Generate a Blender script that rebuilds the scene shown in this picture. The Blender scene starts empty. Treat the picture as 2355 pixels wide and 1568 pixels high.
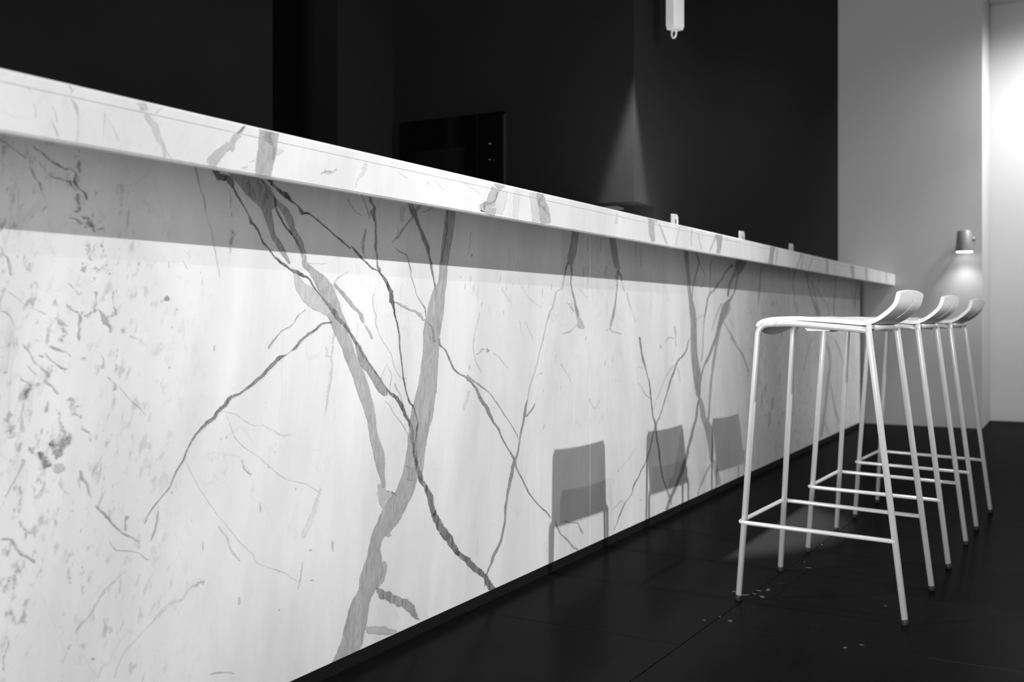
import bpy, bmesh, math, random
from mathutils import Vector, Matrix
from math import sin, cos, pi, radians
random.seed(7)
sc = bpy.context.scene
C = sc.collection

# ------------------------------------------------------------ camera
cam = bpy.data.cameras.new('camera'); camo = bpy.data.objects.new('camera', cam); C.objects.link(camo)
camo.location = (0, 0, 0.76)
YAW = math.atan2(1322.5, 2350.0)
camo.rotation_euler = (pi/2, 0, -(pi/2 - YAW))
cam.sensor_width = 36; cam.lens = 2350/2355*36
cam.shift_y = -51/2355
cam.clip_start = .05
cam.dof.use_dof = True; cam.dof.focus_distance = 2.45; cam.dof.aperture_fstop = 4.0
sc.camera = camo
# ------------------------------------------------------------ light of the place
sc.view_settings.view_transform = 'Standard'; sc.view_settings.look = 'None'
sc.view_settings.gamma = 1; sc.view_settings.use_curve_mapping = False
sc.view_settings.exposure = 0.0
w = bpy.data.worlds.new('hall'); sc.world = w; w.use_nodes = True
w.node_tree.nodes['Background'].inputs[0].default_value = (1, 1, 1, 1)
w.node_tree.nodes['Background'].inputs[1].default_value = 0.10

def spot(name, loc, aim, energy, angle, blend, size):
    l = bpy.data.lights.new(name, 'SPOT'); l.energy = energy; l.spot_size = radians(angle)
    l.spot_blend = blend; l.shadow_soft_size = size
    o = bpy.data.objects.new(name, l); C.objects.link(o); o.location = loc
    o.rotation_euler = (Vector(aim) - Vector(loc)).to_track_quat('-Z', 'Y').to_euler()
    return o
def area(name, loc, aim, energy, sx, sy):
    l = bpy.data.lights.new(name, 'AREA'); l.shape = 'RECTANGLE'; l.size = sx; l.size_y = sy; l.energy = energy
    o = bpy.data.objects.new(name, l); C.objects.link(o); o.location = loc
    o.rotation_euler = (Vector(aim) - Vector(loc)).to_track_quat('-Z', 'Y').to_euler()
    return o

# gallery spots on the room side of the bar, then an added fill
KEY = (2.62, -5.2, 4.45)
spot('key_spot_right', KEY, (3.00, 1.4, 1.08), 1750, 33, 1.0, .03)
spot('key_spot_left', KEY, (0.95, 1.4, 1.24), 1250, 24, 1.0, .03)
spot('second_spot', (2.2, -4.6, 5.2), (2.4, 1.4, 1.1), 300, 32, 1.0, .03)
spot('right_fill_spot', (5.9, -5.0, 4.4), (5.6, 1.4, .5), 270, 44, 1.0, .04)  # added fill, lifts the marble beyond the key cone
# soft light from the open hall, left of the viewer
area('hall_light', (-3.2, .2, .95), (2.5, .7, .8), 310, 1.6, 1.0)
# narrow downlight over the kitchen corner, and one along the back of the bar
spot('kitchen_downlight', (3.70, 1.45, 2.40), (3.70, 1.45, 1.0), 1800, 35, .35, .02)
spot('bar_downlight', (1.9, 1.75, 3.2), (2.1, 1.3, 1.07), 160, 70, .8, .05)
# wall washer in the recess at the right, then two added wall fills
spot('wall_washer', (7.55, -.35, 2.95), (8.42, .2, .8), 290, 130, .9, .1)
spot('corner_fill', (7.0, -.5, 3.0), (7.75, .50, 1.1), 90, 44, 1.0, .1)  # added fill, brightens the wall corner so its edge blends
spot('far_wall_fill', (5.4, -1.2, 3.2), (7.75, 1.2, 1.0), 30, 80, 1.0, .2)  # added fill, brightens the far grey wall
spot('wall_lamp_light', (7.64, .735, 1.21), (7.71, .735, .5), 6, 110, .8, .04)


# ------------------------------------------------------------ helpers
def link(name, bm, mats, parent=None, smooth=False, mods=None, bevel=0):
    me = bpy.data.meshes.new(name); bm.normal_update(); bm.to_mesh(me); bm.free()
    if not isinstance(mats, (list, tuple)): mats = [mats]
    for m in mats: me.materials.append(m)
    if smooth:
        for p in me.polygons: p.use_smooth = True
    o = bpy.data.objects.new(name, me); C.objects.link(o)
    if parent: o.parent = parent
    if bevel:
        b = o.modifiers.new('bevel', 'BEVEL'); b.width = bevel; b.segments = 3; b.limit_method = 'ANGLE'; b.angle_limit = radians(40)
    return o
def bx(x0, x1, y0, y1, z0, z1, bm=None):
    bm = bm or bmesh.new()
    v = [bm.verts.new(p) for p in ((x0,y0,z0),(x1,y0,z0),(x1,y1,z0),(x0,y1,z0),(x0,y0,z1),(x1,y0,z1),(x1,y1,z1),(x0,y1,z1))]
    for f in ((0,3,2,1),(4,5,6,7),(0,1,5,4),(1,2,6,5),(2,3,7,6),(3,0,4,7)): bm.faces.new([v[i] for i in f])
    return bm
def catmull(P, n):
    out = []
    for i in range(len(P)-1):
        p0 = P[max(i-1,0)]; p1 = P[i]; p2 = P[i+1]; p3 = P[min(i+2,len(P)-1)]
        for k in range(n):
            t = k/n
            out.append(tuple(0.5*((2*b)+(-a+c)*t+(2*a-5*b+4*c-d)*t*t+(-a+3*b-3*c+d)*t**3) for a,b,c,d in zip(p0,p1,p2,p3)))
    out.append(tuple(P[-1])); return out
def tube(pts, r, bm=None, seg=14, caps=True):
    bm = bm or bmesh.new(); pts = [Vector(p) for p in pts]
    rings = []; up = None
    for i, p in enumerate(pts):
        t = (pts[min(i+1,len(pts)-1)] - pts[max(i-1,0)]).normalized()
        if up is None:
            up = Vector((0,0,1)) if abs(t.z) < .9 else Vector((0,1,0))
        u = (up - t*up.dot(t)).normalized(); s = t.cross(u); up = u
        rr = r[i] if isinstance(r, (list, tuple)) else r
        rings.append([bm.verts.new(p + (u*cos(2*pi*k/seg) + s*sin(2*pi*k/seg))*rr) for k in range(seg)])
    for a, b in zip(rings, rings[1:]):
        for k in range(seg): bm.faces.new((a[k], b[k], b[(k+1)%seg], a[(k+1)%seg]))
    if caps: bm.faces.new(rings[0]); bm.faces.new(rings[-1][::-1])
    bmesh.ops.recalc_face_normals(bm, faces=bm.faces)
    return bm
def fillet(P, rad, n=7):
    P = [Vector(p) for p in P]; out = [P[0]]
    for i in range(1, len(P)-1):
        a = (P[i-1]-P[i]); b = (P[i+1]-P[i]); ra = rad[i-1] if isinstance(rad, (list,tuple)) else rad
        if ra <= 0: out.append(P[i]); continue
        a1 = P[i] + a.normalized()*ra; b1 = P[i] + b.normalized()*ra
        for k in range(n+1):
            t = k/n; out.append(a1*(1-t)**2 + P[i]*2*t*(1-t) + b1*t*t)
    out.append(P[-1]); return out
def empty(name, loc=(0,0,0), rz=0):
    o = bpy.data.objects.new(name, None); C.objects.link(o); o.location = loc; o.rotation_euler = (0,0,rz); o.empty_display_size = .1
    return o
def tag(o, label=None, cat=None, group=None, kind=None):
    if label: o['label'] = label
    if cat: o['category'] = cat
    if group: o['group'] = group
    if kind: o['kind'] = kind
    return o
# ------------------------------------------------------------ materials
def mat(name):
    m = bpy.data.materials.new(name); m.use_nodes = True
    return m, m.node_tree, m.node_tree.nodes['Principled BSDF']
def N(nt, typ, **kw):
    n = nt.nodes.new(typ)
    for k, v in kw.items(): setattr(n, k, v)
    return n
def simple(name, col, rough, metal=0, noise=0, nscale=20, bump=0, bscale=60, spec=.5, coat=0):
    m, nt, b = mat(name)
    b.inputs['Base Color'].default_value = (col,col,col,1); b.inputs['Roughness'].default_value = rough
    b.inputs['Metallic'].default_value = metal; b.inputs['Specular IOR Level'].default_value = spec
    b.inputs['Coat Weight'].default_value = coat; b.inputs['Coat Roughness'].default_value = .22
    tc = N(nt,'ShaderNodeTexCoord'); nz = N(nt,'ShaderNodeTexNoise'); nz.inputs['Scale'].default_value = nscale; nz.inputs['Detail'].default_value = 6
    nt.links.new(tc.outputs['Object'], nz.inputs['Vector'])
    mr = N(nt,'ShaderNodeMapRange'); mr.inputs['From Min'].default_value=.3; mr.inputs['From Max'].default_value=.7
    mr.inputs['To Min'].default_value = col*(1-noise); mr.inputs['To Max'].default_value = col*(1+noise)
    nt.links.new(nz.outputs['Fac'], mr.inputs['Value']); nt.links.new(mr.outputs[0], b.inputs['Base Color'])
    if bump:
        n2 = N(nt,'ShaderNodeTexNoise'); n2.inputs['Scale'].default_value = bscale; nt.links.new(tc.outputs['Object'], n2.inputs['Vector'])
        bp = N(nt,'ShaderNodeBump'); bp.inputs['Strength'].default_value = bump; bp.inputs['Distance'].default_value=.002
        nt.links.new(n2.outputs['Fac'], bp.inputs['Height']); nt.links.new(bp.outputs[0], b.inputs['Normal'])
    return m
def math_(nt, op, a, b=None, clamp=False):
    n = N(nt,'ShaderNodeMath', operation=op); n.use_clamp = clamp
    for i, x in enumerate((a, b)):
        if x is None: continue
        if isinstance(x, (int,float)): n.inputs[i].default_value = x
        else: nt.links.new(x, n.inputs[i])
    return n.outputs[0]
def mrange(nt, v, a, b, c, d, smooth=False):
    n = N(nt,'ShaderNodeMapRange'); n.interpolation_type = 'SMOOTHSTEP' if smooth else 'LINEAR'
    nt.links.new(v, n.inputs['Value'])
    for k, x in zip(('From Min','From Max','To Min','To Max'), (a,b,c,d)): n.inputs[k].default_value = x
    return n.outputs[0]
SEAM = 2.995
def marble(name, veins, specks=1.0):
    m, nt, b = mat(name)
    tc = N(nt,'ShaderNodeTexCoord'); sp = N(nt,'ShaderNodeSeparateXYZ'); nt.links.new(tc.outputs['Object'], sp.inputs[0])
    mx = math_(nt,'ABSOLUTE', math_(nt,'SUBTRACT', sp.outputs[0], SEAM))     # book-matched slabs mirror at the joint
    def vec(sx, sy, sz, tilt=0):
        cb = N(nt,'ShaderNodeCombineXYZ')
        nt.links.new(math_(nt,'ADD', math_(nt,'MULTIPLY', mx, sx), math_(nt,'MULTIPLY', sp.outputs[2], tilt)), cb.inputs[0])
        nt.links.new(math_(nt,'MULTIPLY', sp.outputs[1], sy), cb.inputs[1])
        nt.links.new(math_(nt,'MULTIPLY', sp.outputs[2], sz), cb.inputs[2]); return cb.outputs[0]
    def noise(v, scale, detail=6, rough=.55, dist=0):
        n = N(nt,'ShaderNodeTexNoise'); nt.links.new(v, n.inputs['Vector']); n.inputs['Scale'].default_value = scale
        n.inputs['Detail'].default_value = detail; n.inputs['Roughness'].default_value = rough; n.inputs['Distortion'].default_value = dist
        return n.outputs['Fac']
    v1 = vec(1,1,1); v2 = vec(1,1,.28,.12)
    cloud = mrange(nt, noise(v2, 5, 7, .6, .4), .35, .65, 0, 1)
    streak = mrange(nt, noise(vec(1,1,.12,.1), 26, 5, .6), .4, .7, 0, 1)
    base = math_(nt,'SUBTRACT', .83, math_(nt,'ADD', math_(nt,'MULTIPLY', cloud, .13), math_(nt,'MULTIPLY', streak, .035)))
    # hairline veins
    def hair(v, scale, wdt, st, dist):
        n = noise(v, scale, 4, .55, dist)
        r = mrange(nt, math_(nt,'ABSOLUTE', math_(nt,'SUBTRACT', n, .5)), 0, wdt, st, 0, True)
        msk = mrange(nt, noise(v1, 3.1, 3), .48, .62, 0, 1, True)
        return math_(nt,'MULTIPLY', r, msk)
    h = math_(nt,'ADD', hair(v2, 4.2, .007, .11, .2), hair(vec(.8,1,.5,-.3), 6.3, .006, .10, .3))
    # specks, denser towards the cloudy end of the slab
    left = mrange(nt, mx, 1.55, 2.05, 0, 1, True)
    s1 = noise(vec(1,1,.55,.2), 55, 4, .65)
    zone = noise(vec(1,1,.5,.15), 7, 3, .6)
    spk = math_(nt,'MULTIPLY', mrange(nt, s1, .54, .66, 0, .42, True), math_(nt,'MULTIPLY', left, mrange(nt, zone, 0.40, .54, 0, 1, True)))
    dots = mrange(nt, noise(vec(1,1,.7), 70, 2, .5), .74, .79, 0, .3, True)
    dark = math_(nt,'ADD', math_(nt,'ADD', h, math_(nt,'MULTIPLY', spk, specks)), dots)
    col = math_(nt,'MULTIPLY', base, math_(nt,'SUBTRACT', 1, dark))
    b.inputs['Roughness'].default_value = .32; b.inputs['Specular IOR Level'].default_value = .35
    if veins:
        at = N(nt,'ShaderNodeAttribute', attribute_name='vein'); sc_ = N(nt,'ShaderNodeSeparateColor'); nt.links.new(at.outputs['Color'], sc_.inputs[0])
        u, st, rg = sc_.outputs[0], sc_.outputs[1], sc_.outputs[2]
        e = math_(nt,'SUBTRACT', 1, math_(nt,'ABSOLUTE', u))
        nz = math_(nt,'SUBTRACT', noise(tc.outputs['Object'], 260, 5, .72, .2), .5)
        nz2 = math_(nt,'SUBTRACT', noise(tc.outputs['Object'], 70, 4, .62), .5)
        e2 = math_(nt,'ADD', e, math_(nt,'MULTIPLY', math_(nt,'ADD', math_(nt,'MULTIPLY', nz, 3.6), math_(nt,'MULTIPLY', nz2, 2.2)), rg))
        e2 = math_(nt,'SUBTRACT', e2, math_(nt,'MULTIPLY', math_(nt,'MAXIMUM', math_(nt,'SUBTRACT', rg, .8), 0), .30))
        a = math_(nt,'DIVIDE', e2, at.outputs['Alpha'], True)
        stn = mrange(nt, noise(vec(1,1,.26,.14), 60, 8, .68, 1.6), .33, .67, .68, 1.22)
        edge = mrange(nt, e2, 0, .30, 1.03, 1.0)      # veins are a touch darker along their rims
        k = math_(nt,'MULTIPLY', math_(nt,'MULTIPLY', st, stn), edge)
        col = math_(nt,'MULTIPLY', col, math_(nt,'SUBTRACT', 1, k, True))
        tr = N(nt,'ShaderNodeBsdfTransparent'); mixs = N(nt,'ShaderNodeMixShader')
        nt.links.new(a, mixs.inputs[0]); nt.links.new(tr.outputs[0], mixs.inputs[1]); nt.links.new(b.outputs[0], mixs.inputs[2])
        nt.links.new(mixs.outputs[0], nt.nodes['Material Output'].inputs['Surface'])
    nt.links.new(col, b.inputs['Base Color'])
    return m
M_MARBLE = marble('marble', False); M_VEIN = marble('marble_vein', True)
M_MARBLE_TOP = marble('marble_top', False, .15); M_VEIN_TOP = marble('marble_top_vein', True, .15)
M_STEEL = simple('painted_white_steel', .68, .30, .22, .02, 30)
M_SEAT = simple('white_plastic_shell', .90, .42, 0, .01, 30)
M_RUBBER = simple('black_rubber', .012, .6)
M_BLACK = simple('black_lacquer_wall', .0085, .45, 0, .06, 3, spec=.014)
M_BLACK2 = simple('black_recess_wall', .002, .6, 0, .06, 3, spec=0)  # recess shade put into the colour: darker black against bounced light
M_FLOOR = simple('black_floor_board', .0065, .32, 0, .15, 6, .06, 90, spec=0, coat=.09)
M_GROUT = simple('floor_gap', .003, .8)
M_CHIP = simple('scuffed_paint_chip', .07, .6, 0, .3, 90)
M_SKIRT = simple('black_plinth', .008, .4, 0, .1, 10)
M_GREYWALL = simple('plain_grey_wall', .40, .75, 0, .015, 2)
M_CEIL = simple('ceiling_plaster', .5, .8, 0, .02, 3)
M_LAMP = simple('grey_lamp_metal', .22, .45, .2, .02)
M_GLASS = simple('oven_glass', .001, .12, 0, .02, spec=.4)
M_TRIM = simple('oven_trim', .03, .35, .5)
M_CHROME = simple('chrome', .6, .18, 1)
M_CARD = simple('satin_white_tab', .55, .35, 0, .03)
M_ROD = simple('white_rod', .62, .4, 0, .01)
M_WALLBEYOND = simple('hall_wall', .3, .8)
mm, nt, b = mat('lamp_diffuser'); b.inputs['Emission Color'].default_value=(1,1,1,1); b.inputs['Emission Strength'].default_value=6; M_EMIT = mm

# ------------------------------------------------------------ setting
XW = 7.75
# floor: large black boards laid either side of one long joint
fl = link('floor', bx(-3, 10.5, -7, 3.4, -.08, -.006), M_GROUT); tag(fl, kind='structure')
def seamY(x): return .832 - (x - 2.056)*.0345
def board(x0, x1, side, x2=None):
    g = .0012; bm = bmesh.new()
    sk = .0                                             # cross joints
    a0, a1 = x0+g, x1-g
    if side > 0: P = [(a0, seamY(a0)+g), (a1, seamY(a1)+g), (a1, 3.4), (a0, 3.4)]
    else: P = [(a0, -7), (a1, -7), (a1, seamY(a1)-g), (a0, seamY(a0)-g)]
    lo = [bm.verts.new((x, y, -.006)) for x, y in P]; hi = [bm.verts.new((x, y, 0)) for x, y in P]
    bm.faces.new(hi); bm.faces.new(lo[::-1])
    for i in range(4): bm.faces.new((lo[i], lo[(i+1)%4], hi[(i+1)%4], hi[i]))
    link('floor_board', bm, M_FLOOR, fl, bevel=.0006)
xs = [-3, -1.4, -.2, 1.05, 2.27, 3.49, 4.71, 5.93, 7.15, 8.37, 10.5]
for a_, b_ in zip(xs, xs[1:]): board(a_, b_, 1)
xs = [-3, -1.2, .01, 1.23, 2.455, 2.945, 4.16, 5.38, 6.6, 7.82, 10.5]
for a_, b_ in zip(xs, xs[1:]): board(a_, b_, -1)
# worn paint flakes along the joint
def chip(x, y, r, n=9, el=1.8):
    bm = bmesh.new(); a0 = random.random()*pi
    top = []
    for k in range(n):
        t = 2*pi*k/n; q = r*(.55+.6*random.random()); px, py = q*el*cos(t), q*sin(t)
        top.append(bm.verts.new((x+px*cos(a0)-py*sin(a0), y+px*sin(a0)+py*cos(a0), .0004)))
    bot = [bm.verts.new((v.co.x, v.co.y, -.0002)) for v in top]
    bm.faces.new(top); bm.faces.new(bot[::-1])
    for i in range(n): bm.faces.new((bot[i], bot[(i+1)%n], top[(i+1)%n], top[i]))
    link('paint_chip', bm, M_CHIP, fl)
for x, y, r, el in [(2.7915, 0.8017, 0.006, 1.6), (2.7709, 0.7753, 0.007, 2), (2.851, 0.7793, 0.008, 2), (2.7637, 0.824, 0.008, 2.5), (2.8288, 0.8001, 0.005, 2), (2.7859, 0.8577, 0.005, 2), (2.484, 0.841, 0.004, 1.5), (2.509, 0.7814, 0.006, 1.8), (2.532, 0.817, 0.003, 2), (3.1658, 0.7411, 0.004, 3), (3.2328, 0.7701, 0.003, 2.5), (2.4367, 0.4871, 0.004, 2), (2.4751, 0.4574, 0.005, 2), (3.5107, 0.7785, 0.003, 2), (2.8437, 0.4646, 0.003, 2)]: chip(x, y, r, 9, el)

wb = link('wall_far', bx(XW, XW+.25, .632, 1.62, 0, 5.2), M_GREYWALL); tag(wb, kind='structure')
# the return of the far wall and the deeper wall to its right
wr = link('wall_recess', bx(8.42, 8.6, -4.5, .84, 0, 3.1), M_GREYWALL); tag(wr, kind='structure')
wret = link('wall_return', bx(XW+.25, 8.42, .632, .84, 0, 5.2), M_GREYWALL); tag(wret, kind='structure')
ce = link('ceiling', bx(XW+.02, 8.6, -4.5, .63, 3.1, 3.2), M_CEIL); tag(ce, kind='structure')
# black kitchen volume behind the bar
XC, YC = 3.85, 1.60
ZN = 1.238
kb = link('wall_kitchen_front', bx(XC, XW-.003, YC, YC+.14, ZN, 5.2), M_BLACK); tag(kb, kind='structure')
kb2 = link('wall_kitchen_lower', bx(4.075, XW-.003, YC, YC+.14, 0, ZN), M_BLACK); tag(kb2, kind='structure')
ks = link('wall_kitchen_side', bx(XC, XC+.14, 2.20+.0, 2.80, 1.662, 5.2), M_BLACK); tag(ks, kind='structure')
bm = bx(XC, XC+.14, YC+.14, 2.195, ZN, 5.2); ks2 = link('wall_kitchen_corner', bm, M_BLACK); tag(ks2, kind='structure')
bm = bx(XC, XC+.14, 2.195, 2.2, 1.2, 5.2); tag(link('trim_1', bm, M_BLACK), kind='structure')
bm = bx(XC, XC+.14, 2.755, 2.80, 0, 1.662); tag(link('wall_kitchen_end', bm, M_BLACK), kind='structure')
bm = bx(XC+.02, XC+.14, 2.2, 2.755, 0, 1.205); tag(link('wall_under_oven', bm, M_BLACK), kind='structure')
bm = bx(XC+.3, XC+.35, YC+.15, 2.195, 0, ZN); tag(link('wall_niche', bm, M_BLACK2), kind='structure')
tag(link('wall_back', bx(-3, 3.05, 2.80, 2.95, 0, 5.2), M_BLACK), kind='structure')
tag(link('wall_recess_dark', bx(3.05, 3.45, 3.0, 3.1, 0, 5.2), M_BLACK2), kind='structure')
tag(link('wall_back_right', bx(3.45, XC+.14, 2.80, 3.1, 0, 5.2), M_BLACK), kind='structure')

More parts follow.
